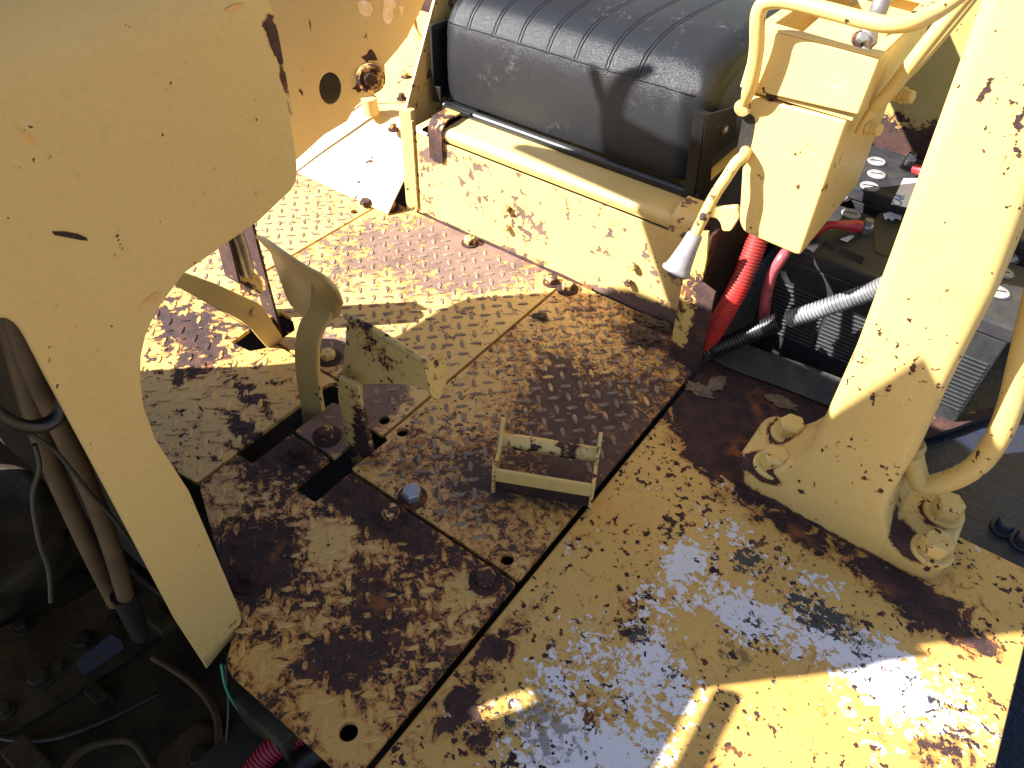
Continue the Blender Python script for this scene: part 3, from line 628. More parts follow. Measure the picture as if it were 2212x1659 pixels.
for k_, (pts, r_, m_, lb) in enumerate([
    ([(-30, 1250), (60, 1205), (150, 1150), (230, 1180), (320, 1260), (420, 1330)], .009, 'blackc', 'black rubber hose draped across the gear housing flange'),
    ([(330, 1420), (420, 1480), (470, 1560), (460, 1700)], .006, 'pipe', 'thin tan pipe curving down the side of the gear housing'),
    ([(-20, 1590), (90, 1600), (220, 1560), (340, 1500)], .005, 'blackc', 'thin black cable lying over the lower gear housing'),
    ([(120, 1700), (180, 1620), (280, 1600), (330, 1660)], .007, 'gear2', 'short dirty elbow hose beside the housing boss')]):
    pipe('hose' if k_ != 1 else 'hydraulic_pipe', lb, 'hose' if k_ != 1 else 'pipe', [zp(*p, -.27) for p in pts], r_, m_, seg=10)
for p_, w_, lb in (((350, 1345), .03, 'small greasy bracket block near the pipe fitting'), ((215, 1505), .022, 'square dirty boss block on the gear housing cover'), ((60, 1640), .035, 'wide low greasy block at the edge of the housing')):
    c_ = zp(*p_, -.285); tag(obj('bracket_block', MB().box((c_.x-w_, c_.y-w_*.6, -.30), (c_.x+w_, c_.y+w_*.6, -.265)), M['gear2'], loc=tuple(c_), bev=.006, seg=3), lb, 'bracket')
# side rail that carries the plates
tag(obj('frame_rail', MB().box((-.53, PYF-.02, -.09), (-.43, 1.15, -.02)), M['gear'], loc=(-.48, .6, -.09), bev=.004), 'dark steel rail carrying the floor plates from below', 'rail')

# ------------------------------------------------------------------ pedals
def ribbon(path, wvec, half, th, thvec):
    """flat bar: path of centres, half width along wvec (vector or list), thickness along thvec"""
    pts = spline(path, 5); n = len(pts); rows = [[], [], [], []]
    b = MB(); o = 0; wl = [Vector(wvec).normalized()]*n if not isinstance(wvec, list) else [Vector(x).normalized() for x in wvec]
    hv = half if callable(half) else (lambda t: half)
    for i in range(n):
        tan = (pts[min(i+1, n-1)]-pts[max(i-1, 0)]).normalized(); wv = wl[i]; wv = (wv-tan*wv.dot(tan)).normalized(); tv = tan.cross(wv)
        h = hv(i/(n-1))
        for sx, sy in ((-1, -1), (1, -1), (1, 1), (-1, 1)): b.v.append(pts[i]+wv*h*sx+tv*th/2*sy)
    for i in range(n-1):
        for k in range(4): b.f.append((i*4+k, i*4+(k+1) % 4, (i+1)*4+(k+1) % 4, (i+1)*4+k))
    b.f.append((3, 2, 1, 0)); b.f.append(tuple((n-1)*4+k for k in range(4))); return b
# broad pedal: arm in the plane of its slot, pad turned sideways at the top
pd1 = thing('foot_pedal', 'broad curved pedal on a twisted arm rising from the longer floor slot', 'pedal', (-.835, .55, -.1), 'foot pedals')
arm = [(-.835, .545, -.11), tuple(xp(679, 905, -.835)), tuple(xp(668, 830, -.835)), tuple(xp(664, 760, -.835)), tuple(xp(672, 712, -.835)), tuple(xp(694, 668, -.83)), tuple(xp(700, 610, -.825))]
obj('arm', ribbon(arm, (1, .45, 0), .022, .012, None), M['pedal'], pd1, smooth=50, bev=.003)
def loft(top, bot, mid=None, nu=14):
    """sheet between two pixel-traced edges (3-D points)"""
    a = spline(top, nu); c = spline(bot, nu); m = min(len(a), len(c)); R = []
    for k in range(7):
        t = k/6; R.append([a[i].lerp(c[i], t)+(mid(i/(m-1), t) if mid else Vector((0, 0, 0))) for i in range(m)])
    return MB().grid(R)
padY = .615
tp = [yp(557, 512, padY+.05), yp(575, 520, padY+.02), yp(610, 545, padY+.005), yp(655, 575, padY), yp(700, 600, padY), yp(726, 628, padY+.01), yp(737, 655, padY+.025)]
bt = [yp(590, 548, padY+.06), yp(592, 560, padY+.035), yp(606, 600, padY+.015), yp(628, 655, padY+.005), yp(668, 690, padY), yp(712, 688, padY+.012), yp(735, 682, padY+.025)]
obj('pad', loft(tp, bt, lambda u, t: Vector((0, .012*math.sin(math.pi*t)*math.sin(math.pi*u), 0))), M['pedal'], pd1, smooth=60, solid=.005)
obj('pad_rim', MB().tube(tp, .0045, 8, 6), M['pedal'], pd1, smooth=60)
# flanged pedal
pd2 = thing('foot_pedal', 'chipped triangular pedal with an end flange rising from the shorter floor slot', 'pedal', (-.69, .55, -.1), 'foot pedals')
arm = [(-.69, .55, -.11), tuple(xp(787, 992, -.69)), tuple(xp(773, 930, -.69)), tuple(xp(760, 872, -.69)), tuple(xp(757, 845, -.69)), tuple(xp(758, 822, -.688))]
obj('arm', ribbon(arm, (1, .25, 0), lambda t: .026-.007*t, .012, None), M['pedalworn'], pd2, smooth=50, bev=.003)
pY = .585
tp = [yp(753, 688, pY), yp(800, 715, pY), yp(860, 752, pY), yp(920, 790, pY)]
bt = [yp(742, 822, pY-.02), yp(800, 827, pY-.01), yp(870, 828, pY-.005), yp(932, 842, pY)]
obj('pad', loft(tp, bt), M['pedalworn'], pd2, smooth=60, solid=.006)
obj('pad_rim', MB().tube([p+Vector((0, .004, .002)) for p in tp], .0055, 10, 6), M['pedalworn'], pd2, smooth=60)
ct = [yp(914, 787, pY+.001), yp(930, 772, pY+.018), yp(946, 767, pY+.034), yp(958, 776, pY+.042), yp(964, 798, pY+.046)]
cb_ = [yp(924, 842, pY+.001), yp(934, 858, pY+.008), yp(946, 858, pY+.018), yp(957, 838, pY+.034), yp(964, 812, pY+.044)]
obj('end_curl', loft(ct, cb_, nu=8), M['pedalworn'], pd2, smooth=60, solid=.006)
# linkage with roller
pd3 = thing('brake_linkage', 'bent flat lever with a round bar and rusty cheek plates beside the far pedal slot', 'lever', (-1.08, .66, 0))
lvp = [tuple(xp(372, 590, -1.02)), tuple(xp(440, 622, -1.02)), tuple(xp(520, 660, -1.02)), tuple(xp(552, 690, -1.02)), tuple(xp(582, 735, -1.02)), tuple(xp(600, 772, -1.02))]
lt = [xp(*p, -1.03) for p in [(380, 585), (407, 592), (470, 615), (520, 638), (558, 655), (572, 665), (585, 690), (607, 722), (625, 760), (600, 775), (560, 730), (545, 712), (520, 692), (460, 662), (380, 618), (360, 610)]]
obj('flat_lever', MB().prism(lt, (-.008, 0, 0)), M['pedal'], pd3, bev=.0015)
bolt(pd3, xp(546, 672, -1.03), (1, 0, 0), af=.016, h=.004, mat='pedal', wr=0)
obj('round_bar', MB().tube([xp(500, 480, -1.10), xp(518, 535, -1.10), xp(532, 590, -1.10)], .0155, 18, 3), M['steel'], pd3, smooth=40)
c0 = xp(538, 615, -1.095); ax = (xp(532, 590, -1.10)-xp(500, 480, -1.10)).normalized()
dx_ = Vector((.45, -.78, .35)).normalized()
obj('end_disc', MB().lathe(c0, dx_, [(.006, .0), (.029, .0005), (.029, .006), (.006, .0065)], 28), M['pedalworn'], pd3, smooth=40)
obj('bore_shade', MB().lathe(c0+dx_*.0066, dx_, [(.0075, .0), (.0075, .0004), (.001, .0005)], 18), M['dark'], pd3)  # flat dark disc painted for the shade inside the bore
for e, (a_, b_) in enumerate([((486, 515), (505, 600)), ((540, 500), (600, 725))]):
    q0, q1 = xp(*a_, -1.10), xp(*b_, -1.10)
    obj('cheek_plate', MB().prism([q0+Vector((-.03, .0, .03)), q1+Vector((-.03, 0, -.01)), q1+Vector((.012, 0, -.01)), q0+Vector((.012, 0, .03))], (0, .006, 0)), M['rusty'], pd3, bev=.001)

# ------------------------------------------------------------------ footrest bracket
O = zp(1061, 1066); U = zp(1277, 1102)-O; LU = U.length; u = U.normalized(); v = Vector((-u.y, u.x, 0)); W = Vector((0, 0, 1))
fr = thing('footrest_bracket', 'small yellow footrest bracket with a round bar between two ears', 'footrest', O+U*.5+v*.05)
def vp(p, k): return pl(p, O+v*k, v)
def lw(p, k): q = vp(p, k)-O; return q.dot(u), q.z
zb = lw((1066, 947), .075)[1]; zb2 = lw((1286, 970), .075)[1]
zf0 = lw((1060, 1038), 0)[1]; zf1 = lw((1056, 1014), 0)[1]
zt_ = lw((1070, 896), .09)[1]
def ear(x, zt, zbar):
    P = [(0, 0), (0, zf1+.004), (.05, zbar-.002), (.07, zt), (.082, zt+.004), (.096, zt-.012), (.094, zbar-.022), (.05, .034), (.03, 0)]
    pr = [O+u*x+v*a+W*c for a, c in P]
    return MB().prism(rnd_poly(pr, [.002, .008, .02, .008, .008, .008, .02, .012, .004], 3), u*.006)
ze = max(zb, .05)
obj('ear', ear(0, ze+.045, ze), M['pedalworn'], fr, bev=.001); obj('ear', ear(LU-.006, ze+.045, ze), M['pedalworn'], fr, bev=.001)
obj('round_bar', MB().tube([O+v*.075+W*ze+u*.006, O+v*.075+W*ze+u*(LU-.006)], .0135, 18, 2), M['pedalworn'], fr, smooth=40)
obj('front_flat', MB().prism([O+u*.006+W*zf0, O+u*(LU-.006)+W*zf0, O+u*(LU-.006)+W*zf1, O+u*.006+W*zf1], v*.006), M['pedal'], fr, bev=.001)
obj('lower_lip', MB().prism([O+u*.006+v*.0065, O+u*(LU-.006)+v*.0065, O+u*(LU-.006)+v*.0065+W*zf0, O+u*.006+v*.0065+W*zf0], v*.003), M['rust'], fr)

# ------------------------------------------------------------------ seat box
YB = 1.205
bx = thing('seat_box', 'flaking yellow steel seat box with a rolled lid below the black seat', 'seat box', (-.76, 1.45, 0))
XL, XRb, ZS = -1.138, -.372, .211
obj('front_panel', MB().box((XL, YB, .0), (XRb, YB+.006, ZS)), M['boxfront'], bx, bev=.001)
obj('corner_post', MB().prism([(-1.168, YB-.012, 0), (-1.139, YB-.004, 0), (-1.139, YB+.012, 0), (-1.168, YB+.02, 0)], (0, 0, .262)), M['boxpaint'], bx, bev=.002)
obj('weld_seam', MB().tube([(-1.137, YB-.003, z) for z in (.01, .06, .12, .18, .24)], .0035, 8, 4), M['weld'], bx, smooth=60)
obj('base_weld', MB().tube([(x, YB-.001, .001+.001*math.sin(x*60)) for x in np.linspace(-1.12, -.62, 24)], .004, 8, 3), M['rust'], bx, smooth=60)
# lid with rolled front edge
prof = []
for k in range(9):
    a = math.radians(180+45-135*k/8); prof.append((YB+.016+.016*math.cos(a), .231+.014*math.sin(a)))
prof = [(YB+.006, .216)]+prof[1:]+[(1.27, .248), (1.62, .258)]
rows = [[(x, y, z) for y, z in prof] for x in (-1.045, -.47)]
obj('lid', MB().grid(rows), M['lid'], bx, smooth=50, solid=.003)
obj('box_top', MB().box((-1.138, YB+.03, .203), (-.38, 1.75, .209)), M['dark'], bx)
for x0, x1, m_ in ((-1.085, -1.045, 'rusty'), (-.47, -.415, 'boxfront')):
    pr = [(YB-.004, .165), (YB-.006, .20)]+[(YB+.020-.026*math.cos(math.radians(a)), .234+.028*math.sin(math.radians(a))) for a in range(0, 91, 15)]+[(YB+.06, .262)]
    obj('lid_clip', MB().grid([[(x, y, z) for y, z in pr] for x in (x0, x1)]), M[m_], bx, smooth=50, solid=.004)
for p in ((1096, 447), (1096, 489), (1369, 572), (1361, 608)):
    c = yp(*p, YB-.002); bolt(bx, (c.x, YB-.001, c.z), (0, -1, 0), af=.016, h=.010, mat='boltpaint' if p[0] < 1365 and p[1] < 600 else 'rustbolt', wr=0)
# left side sheet rising beside the seat
ss = [(-1.156, 1.20, .245), (-1.156, 1.206, .262), (-1.156, 1.319, .467), (-1.156, 1.36, .60), (-1.156, 1.75, .60), (-1.156, 1.75, .21), (-1.156, 1.23, .21)]
obj('side_sheet', MB().prism(ss, (-.007, 0, 0)), M['rusty'] if 0 else M['boxfront'], bx, bev=.001)
# right end: folded rusty flange reaching down to the floor
q = [zp(1443, 768), zp(1503, 806)]
fz = .25
fn = Vector((q[1]-q[0]).normalized()); fn = Vector((-fn.y, fn.x, 0))
obj('end_flange', MB().prism([pl(p, q[0], fn) for p in [(1443, 768), (1503, 806), (1512, 780), (1545, 632), (1516, 610), (1526, 560), (1530, 500), (1492, 500), (1476, 600)]], fn*.005), M['post'] if 0 else M['rusty2'] if 'rusty2' in M else M.setdefault('rusty2', paint('flange_paint_rusting_from_below', (.48, .36, .11), .60, 6, 45, seed=15, halo=.03, blobs=[((-.31, 1.1, .1), (.05, .1, .4), .45), ((-.36, 1.1, .0), (.1, .1, .05), .4)])), bx, bev=.001)
obj('end_plate', MB().box((-.372, 1.15, -.005), (-.366, 1.75, .27)), M['rust'], bx)
obj('latch_bracket', MB().prism(rnd_poly([yp(*p, 1.17) for p in [(1517, 452), (1592, 446), (1597, 470), (1578, 500), (1560, 500), (1556, 482), (1548, 472), (1520, 468)]], .004, 2), (0, .012, 0)), M['boxpaint'], bx, bev=.002)
obj('hinge_rod', MB().tube([yp(1530, 470, 1.19), yp(1522, 540, 1.17), yp(1510, 640, 1.15)], .008, 10, 3), M['rust'], bx, smooth=50)

# ------------------------------------------------------------------ fender and hole panel
fe = thing('fender', 'smooth pale yellow bent fender sheet beside the seat box', 'fender', (-1.4, 1.4, 0))
fprof = [(1.143, .004), (1.150, .010), (1.195, .055), (1.26, .115), (1.30, .15), (1.34, .162), (1.60, .165), (1.95, .165)]
fprof = [(p.x, p.y) for p in spline([(a, b, 0) for a, b in fprof], 4)]
obj('sheet', MB().grid([[(x, y, z) for y, z in fprof] for x in (-1.95, -1.185)]), M['fender'], fe, smooth=60, solid=.004)
for p, z_ in (((850, 281), .152), ((877, 168), .165), ((868, 215), .165)):
    c = zp(*p, z_); bolt(fe, (c.x, c.y, z_), af=.016, h=.012, wr=.014)
obj('stub_pipe', MB().tube([zp(803, 245, .165), zp(800, 245, .165)+Vector((0, 0, .04))], .02, 16, 2), M['fender'], fe, smooth=40)
hp = thing('side_panel', 'shaded yellow side panel with a large round hole and a rusty recessed bolt', 'panel', (-1.45, 1.2, .1))
A40 = math.radians(45.2); dn = Vector((math.cos(A40), -math.sin(A40), 0))
Q0 = zp(787, 213, .20)
def pp_(p, k=0): return pl(p, Q0+dn*k, dn)
po = [pp_(p) for p in [(600, 372), (644, 343), (700, 292), (750, 262), (765, 235), (787, 213), (806, 207), (826, 190), (832, 165), (831, 140), (857, 110), (880, 80), (891, 57), (905, 30), (920, -5), (935, -60), (560, -60)]]
hc = pp_((715, 192)); hole = []
for k in range(26):
    a = 2*math.pi*k/26; hole.append(pp_((713+24*math.cos(a), 191+35*math.sin(a))))
obj('sheet', MB().holed(po, [hole], dn*-.006), M['panel'], hp, bev=.001)
obj('backing', MB().prism([p-dn*.05 for p in [pp_((650, 110)), pp_((650, 290)), pp_((760, 225)), pp_((770, 110))]], -dn*.004), M['dark'], hp)
bc = pp_((801, 168), .002)
obj('recess_ring', MB().lathe(bc, dn, [(.036, -.001), (.036, .007), (.028, .010), (.024, .003), (.001, .002)], 26), M['rustbolt'], hp, smooth=40)
bolt(hp, bc+dn*.002, dn, af=.030, h=.010, mat='rust', wr=0)
for pts in ([(772, 5), (785, 0), (800, 6), (806, 20), (800, 34), (788, 36), (776, 25)], [(829, 0), (852, 0), (856, 15), (848, 20), (850, 35), (842, 52), (832, 50), (826, 35)], [(862, 12), (872, 14), (870, 33), (864, 30)]):
    obj('paint_chip', MB().prism([pp_(p, .0008) for p in pts], -dn*.0004), M['white'] if 0 else M.setdefault('lilac', simple('pale_primer', (.62, .54, .50), .5, 0, .1, 60, c2=(.62, .42, .14))), hp)
for pts in ([(760, 192), (768, 186), (772, 176), (778, 178), (782, 196), (774, 201), (768, 194)], [(780, 123), (792, 118), (797, 108), (803, 106), (811, 118), (816, 130), (806, 131), (797, 130), (793, 136)]):
    obj('rust_patch', MB().prism([pp_(p, .0006) for p in pts], -dn*.0004), M['rust'], hp)
for pts in ([(668, 40), (671, 50), (672, 68), (668, 52)], [(790, 68), (793, 80), (784, 83), (790, 78)], [(648, 190), (655, 200), (654, 208), (645, 196)]):
    obj('crack', MB().prism([pp_(p, .0005) for p in pts], -dn*.0003), M['rust'], hp)
jw = thing('rear_bulkhead', 'dark rusty bulkhead in the gap between the side panel and the seat', 'bulkhead', (-1.5, 1.95, .165))
obj('plate', MB().box((-2.2, 1.96, .0), (-1.15, 1.97, .9)), M['rust'], jw)
pipe('strap', 'curved orange strap in the dark gap behind the side panel', 'strap', [yp(893, 35, 1.75), yp(898, 65, 1.74), yp(910, 85, 1.72), yp(925, 95, 1.70)], .008, 'orange')

# ------------------------------------------------------------------ seat
st = thing('seat', 'black grained vinyl operator seat cushion with ribbed top on a black frame', 'seat', (-.8, 1.55, .262))
SX0, SX1, SY0, SY1, SZ0 = -1.128, -.478, 1.292, 1.80, .272
prof = [(0, 0), (-.004, .03), (-.006, .08), (-.004, .13), (.0, .162), (.006, .178), (.022, .198), (.05, .214), (.09, .225), (.16, .232), (.28, .232), (.40, .225), (.47, .21), (.505, .17), (.508, .08), (.50, 0)]
prof = spline([(a, b, 0) for a, b in prof], 5); npf = len(prof)
gx = [yp(a_, b_, 1.292).x for a_, b_ in ((1011, 42), (1066, 63), (1121, 80), (1183, 100), (1243, 122), (1310, 145), (1375, 167))]+[SX0+.035]
groov = sorted([x-.0035 for x in gx]+[x+.0035 for x in gx])
xs = sorted(set([round(SX0+(SX1-SX0)*t, 5) for t in np.linspace(0, 1, 90)]+[round(x+d, 5) for x in groov for d in (-.0016, -.0008, 0, .0008, .0016)]))
cxm = (SX0+SX1)/2; hw = (SX1-SX0)/2
rows = []
for x in xs:
    e = abs(x-cxm)/hw
    k = (max(0, 1-max(0, (e-.90)/.10)**2.6))**.5      # rounding near the ends
    k = max(k, .0)
    r = []
    for p in prof:
        yc, zc = .25, .105
        t_ = max(0, (e-.82)/.18); kk = 1-math.sqrt(max(0, 1-t_*t_))
        y = p.x+.05*kk*max(0, 1-max(p.x, 0)/.2)-.05*kk*max(0, (p.x-.3)/.2); z = p.y-.04*kk*max(0, min(1, (p.y-.10)/.12))
        if p.y > .165 and .0 < p.x < .5:
            for gxx in groov:
                d = (x-gxx)/.0009
                if abs(d) < 3: z -= .0013*math.exp(-d*d); y += (.0009*math.exp(-d*d) if p.x < .05 else 0)
            d2 = min(abs(x-gg) for gg in gx); z += .0005*min(1, d2/.03)
        # creases pulled into the front corner
        if x > SX1-.14 and p.x < .06:
            y += .0035*math.sin((x-SX1)*120+p.y*40)*((x-SX1+.14)/.14)*max(0, 1-abs(p.y-.15)/.08)
        r.append((x, SY0+y, SZ0+z))
    rows.append(r)
cb = MB().grid([list(c) for c in rows]); nr = len(rows)
cb.f.append(tuple(range(npf))[::-1]); cb.f.append(tuple((nr-1)*npf+k for k in range(npf)))
cb.f += [((i)*npf, (i)*npf+npf-1, (i+1)*npf+npf-1, (i+1)*npf) for i in range(nr-1)]
cu_ = obj('cushion', cb, M['vinyl'], st, smooth=70)
ip = min(range(npf), key=lambda i: abs(prof[i].y-.170)+(0 if prof[i].x < .1 else 9))
obj('piping', MB().tube([Vector(r[ip])+Vector((0, -.0006, 0)) for r in rows[::4]], .0021, 8, 2), M['vinyl'], cu_, smooth=60)
obj('backrest', MB().prism(rnd_poly([(SX0+.02, 1.86, .54), (SX1-.02, 1.86, .54), (SX1-.04, 1.93, 1.1), (SX0+.04, 1.93, 1.1)], .05), (0, .09, .01)), M['vinyl'], st, bev=.03, seg=4, smooth=50)
obj('shade_armrest', MB().box((-.56, 1.30, .645), (-.40, 1.88, .72)), M['vinyl'], st, bev=.02, seg=4, smooth=50)  # unseen armrest added to shade the wall behind the batteries
obj('shade_armrest_stay', MB().box((-.545, 1.82, .40), (-.50, 1.86, .645)), M['blackp'], st)
obj('front_rail', MB().tube([yp(962, 228, 1.285), yp(1510, 425, 1.285)], .011, 14, 2), M['blackp'], st, smooth=40)
obj('base_pan', MB().box((SX0+.03, SY0+.03, .2635), (SX1-.03, SY1-.02, SZ0+.004)), M['blackp'], st, bev=.003)
obj('side_bracket', MB().box((-1.137, 1.275, .262), (-1.131, 1.40, .43)).box((-1.131, 1.275, .262), (-1.112, 1.28, .30)), M['blackp'], st, bev=.001)
obj('foot_tab', MB().box((-1.10, 1.268, .2625), (-1.02, 1.31, .2665)), M['blackp'], st, bev=.001)
XB = -.462
br = [xp(*p, XB) for p in [(1524, 246), (1588, 228), (1586, 300), (1535, 337), (1530, 430), (1500, 430)]]
obj('side_bracket', MB().prism(br, (.004, 0, 0)), M['blackp'], st, bev=.001)
obj('bracket_flange', MB().prism([xp(1524, 246, XB), xp(1540, 243, XB), xp(1506, 436, XB), xp(1497, 432, XB)], (-.022, 0, 0)), M['blackp'], st, bev=.001)
bolt(st, xp(1558, 277, XB)+Vector((.004, 0, 0)), (1, 0, 0), af=.012, h=.004, mat='zinc', wr=.012, wmat='rust')

# ------------------------------------------------------------------ control box with guard
cbx = thing('control_box', 'cream yellow tapered control box with an open topped cover beside the seat', 'control box', (-.29, 1.24, .3))
YC = 1.12
fpx = [(1612, 205), (1829, 262), (1728, 552), (1715, 549), (1606, 502), (1596, 480)]
fr_ = [yp(*p, YC) for p in fpx]
xR = fr_[1].x
dep = .30
lowb = MB().prism(rnd_poly(fr_, [.0, .0, .012, .0, .01, .01], 3), (0, dep, 0))
obj('body', lowb, M['boxpaint'], cbx, bev=.010, seg=4, smooth=45)
z0, z1 = yp(1612, 203, YC).z-.003, yp(1878, 130, YC-.006).z
cx0, cx1 = yp(1597, 190, YC-.006).x, yp(1852, 250, YC-.006).x
zA, zB = yp(1600, 190, YC-.006).z, yp(1852, 248, YC-.006).z
zt0 = yp(1645, 62, YC-.006).z; zt1 = yp(1878, 122, YC-.006).z
cvr = MB()
fp = [(cx0, YC-.006, zA), (cx1, YC-.006, zB), (cx1+.002, YC-.006, zt1), (cx0+.004, YC-.006, zt0)]
d4 = dep+.012
cvr.prism(fp, (0, .005, 0)).prism([(x, y+d4-.005, z) for x, y, z in fp], (0, .005, 0))
cvr.prism([(cx0, YC-.0008, zA), (cx0+.004, YC-.0008, zt0), (cx0+.004, YC-.006+d4-.0052, zt0), (cx0, YC-.006+d4-.0052, zA)], (.005, 0, 0))
cvr.prism([(cx1, YC-.0008, zB), (cx1+.002, YC-.0008, zt1), (cx1+.002, YC-.006+d4-.0052, zt1), (cx1, YC-.006+d4-.0052, zB)], (-.005, 0, 0))
zr = (zt0+zt1)/2
cvo = obj('cover', cvr, M['boxpaint'], cbx, bev=.004, seg=3)
tl = [(cx0+.004, YC-.005, zt0), (cx1+.001, YC-.005, zt1), (cx1+.001, YC+d4-.007, zt1), (cx0+.004, YC+d4-.007, zt0)]
ih = [(cx0+.022, YC+.012, zt0+.0018), (cx1-.018, YC+.012, zt1-.0018), (cx1-.018, YC+d4-.03, zt1-.0018), (cx0+.022, YC+d4-.03, zt0+.0018)]
obj('top_rim', MB().holed(tl, [ih], (0, 0, .004)), M['boxpaint'], cvo, bev=.0015)
obj('inside_floor', MB().box((cx0+.006, YC+.002, zA-.004), (cx1-.006, YC+d4-.014, zA+.0)), M['boxpaint'], cbx)
pw = [(cx0+.06, YC+.022, zt0-.006), (cx1-.045, YC+.018, zt1-.012), (cx1-.05, YC+.10, zt1-.004), (cx0+.06, YC+.12, zt0)]
obj('selector_plate', MB().prism(rnd_poly(pw, .008, 3), (0, 0, .004)), M['boxpaint'], cbx, bev=.001)
slp = [yp(*p, YC-.0012) for p in [(1605, 250), (1622, 245), (1632, 258), (1625, 300), (1612, 352), (1600, 362), (1588, 355), (1592, 320)]]
obj('lever_slot_shade', MB().prism(rnd_poly(slp, .006, 3), (0, .001, 0)), M['dark'], cbx)  # thin dark patch painted for the shade inside the lever slot
side_x = xR+.001
for p in ((1851, 352),):
    c = xp(p[0]-8, p[1], side_x-.02); bolt(cbx, c, (1, 0, 0), af=.017, h=.011, mat='boltpaint', wr=0)
lv = thing('control_lever', 'grey steel lever rod rising out of the control box opening', 'lever', (-.25, 1.2, .55))
r0 = Vector((cx1-.03, YC+.05, zt1-.03))
rp = yp(1895, 30, YC+.10); rp2 = yp(1925, -60, YC+.14)
obj('rod', MB().tube([r0, yp(1878, 62, YC+.07), rp, rp2], lambda t: .0125 if t > .3 else .015, 14, 4), M['rod'], lv, smooth=50)
bolt(lv, yp(1857, 86, YC+.05), (.4, -.6, .6), af=.014, h=.01, mat='zinc', wr=.012)
obj('fork', MB().tube([r0+Vector((0, 0, -.03)), r0+Vector((-.0, 0, .02))], .011, 10, 2), M['boxpaint'], lv, smooth=50)
# guard loop
gd = thing('guard_rail', 'bent yellow tube guard rail bolted round the control box cover', 'guard rail', (-.3, 1.1, .5))
YG = YC-.02
gpath = [yp(1608, 226, YC-.010), yp(1622, 180, YG-.004), yp(1634, 110, YG-.012), yp(1636, 60, YG-.018), yp(1638, 30, YG-.02), yp(1650, 8, YG-.02), yp(1680, 1, YG-.02), yp(1720, 6, YG-.02), yp(1800, 26, YG-.02), yp(1880, 47, YG-.02), yp(1930, 54, YG-.015), yp(1975, 48, YG), yp(2020, 27, YG+.03), yp(2070, -8, YG+.06), yp(2130, -60, YG+.09)]
obj('loop_tube', MB().tube(gpath, lambda t: .0105 if t > .05 else .0105-.05*(.05-t)*2, 14, 6), M['tube'], gd, smooth=50)
leg2 = [yp(2140, -70, YG+.12), yp(2075, 5, YG+.10), yp(1990, 110, YG+.09), yp(1925, 195, YG+.085), yp(1895, 225, YG+.08), yp(1872, 258, YG+.075), yp(1856, 288, YG+.075)]
obj('brace_tube', MB().tube(leg2, lambda t: .0105 if t < .72 else .0075, 12, 6), M['tube'], gd, smooth=50)
obj('brace_tube', MB().tube([yp(2150, -70, YG+.16), yp(2060, 45, YG+.15), yp(1975, 145, YG+.14), yp(1945, 175, YG+.14), yp(1930, 215, YG+.14)], .008, 10, 6), M['tube'], gd, smooth=50)
obj('foot_rivet', MB().lathe(yp(1605, 232, YC-.010), (0, -1, 0), [(.013, 0), (.013, .003), (.008, .005)], 16), M['rustbolt'], gd, smooth=50)
for p, k in (((1878, 275), .075), ((1948, 205), .14)):
    bolt(gd, yp(*p, YG+k), (.9, -.3, .1), af=.018, h=.014, mat='boltpaint', wr=.012, wmat='boltpaint')
# lever with white grip
hl = thing('hand_lever', 'chipped yellow cranked hand lever with a white plastic grip', 'hand lever', (-.38, 1.07, .3))
hp_ = [yp(1612, 325, YC+.004), yp(1606, 338, YC-.02), yp(1590, 352, YC-.03), yp(1568, 385, YC-.045), yp(1545, 420, YC-.055), yp(1523, 462, YC-.07), yp(1500, 510, YC-.085)]
obj('rod', MB().tube(hp_, .0095, 12, 5), M.setdefault('levp', paint('chipped_lever_paint', (.58, .41, .14), .60, 12, 60, chips=.14, chip_scale=60, seed=21)), hl, smooth=50)
g0, g1 = yp(1500, 510, YC-.085), yp(1458, 592, YC-.115)
gd_ = (g1-g0); gl = gd_.length
obj('grip', MB().lathe(g0, gd_, [(.012, -.004), (.0135, .0), (.0155, gl*.3), (.020, gl*.7), (.0225, gl*.84), (.0255, gl*.88), (.0255, gl*.94), (.022, gl*.98), (.008, gl)], 24), M['knob'], hl, smooth=50)

# ------------------------------------------------------------------ post
ps = thing('canopy_post', 'pale yellow leaning canopy post bolted to the deck through a cast foot', 'post', (.03, .97, DZ))
YP = .889
zl = lambda p: yp(*p, YP)
lft = [zl(p) for p in [(2190, -205), (2116, 0), (1918, 553), (1793, 894)]]
rgt = [zl(p) for p in [(2400, -205), (2320, 150), (2199, 544), (2017, 894)]]
shaft = MB(); R = []
zs = [.22, .35, .5, .65, .8, 1.0, 1.3, 1.7, 2.1]
def interp(pts, z):
    P = sorted([(p.z, p.x) for p in pts])
    if z <= P[0][0]: return P[0][1]
    for i in range(len(P)-1):
        if z <= P[i+1][0]: return P[i][1]+(P[i+1][1]-P[i][1])*(z-P[i][0])/(P[i+1][0]-P[i][0])
    (za, xa), (zb_, xb) = P[-2], P[-1]; return xb+(xb-xa)*(z-zb_)/(zb_-za)
DEP = .14
def ring(x0, x1, y0, y1, z, r=.018, seg=5):
    o_ = []
    for cx_, cy_, a0 in ((x1-r, y0+r, -90), (x1-r, y1-r, 0), (x0+r, y1-r, 90), (x0+r, y0+r, 180)):
        for k in range(seg+1):
            a = math.radians(a0+90*k/seg); o_.append(Vector((cx_+r*math.cos(a), cy_+r*math.sin(a), z)))
    return o_
rings = []
xl0, xr0 = -.052, .078
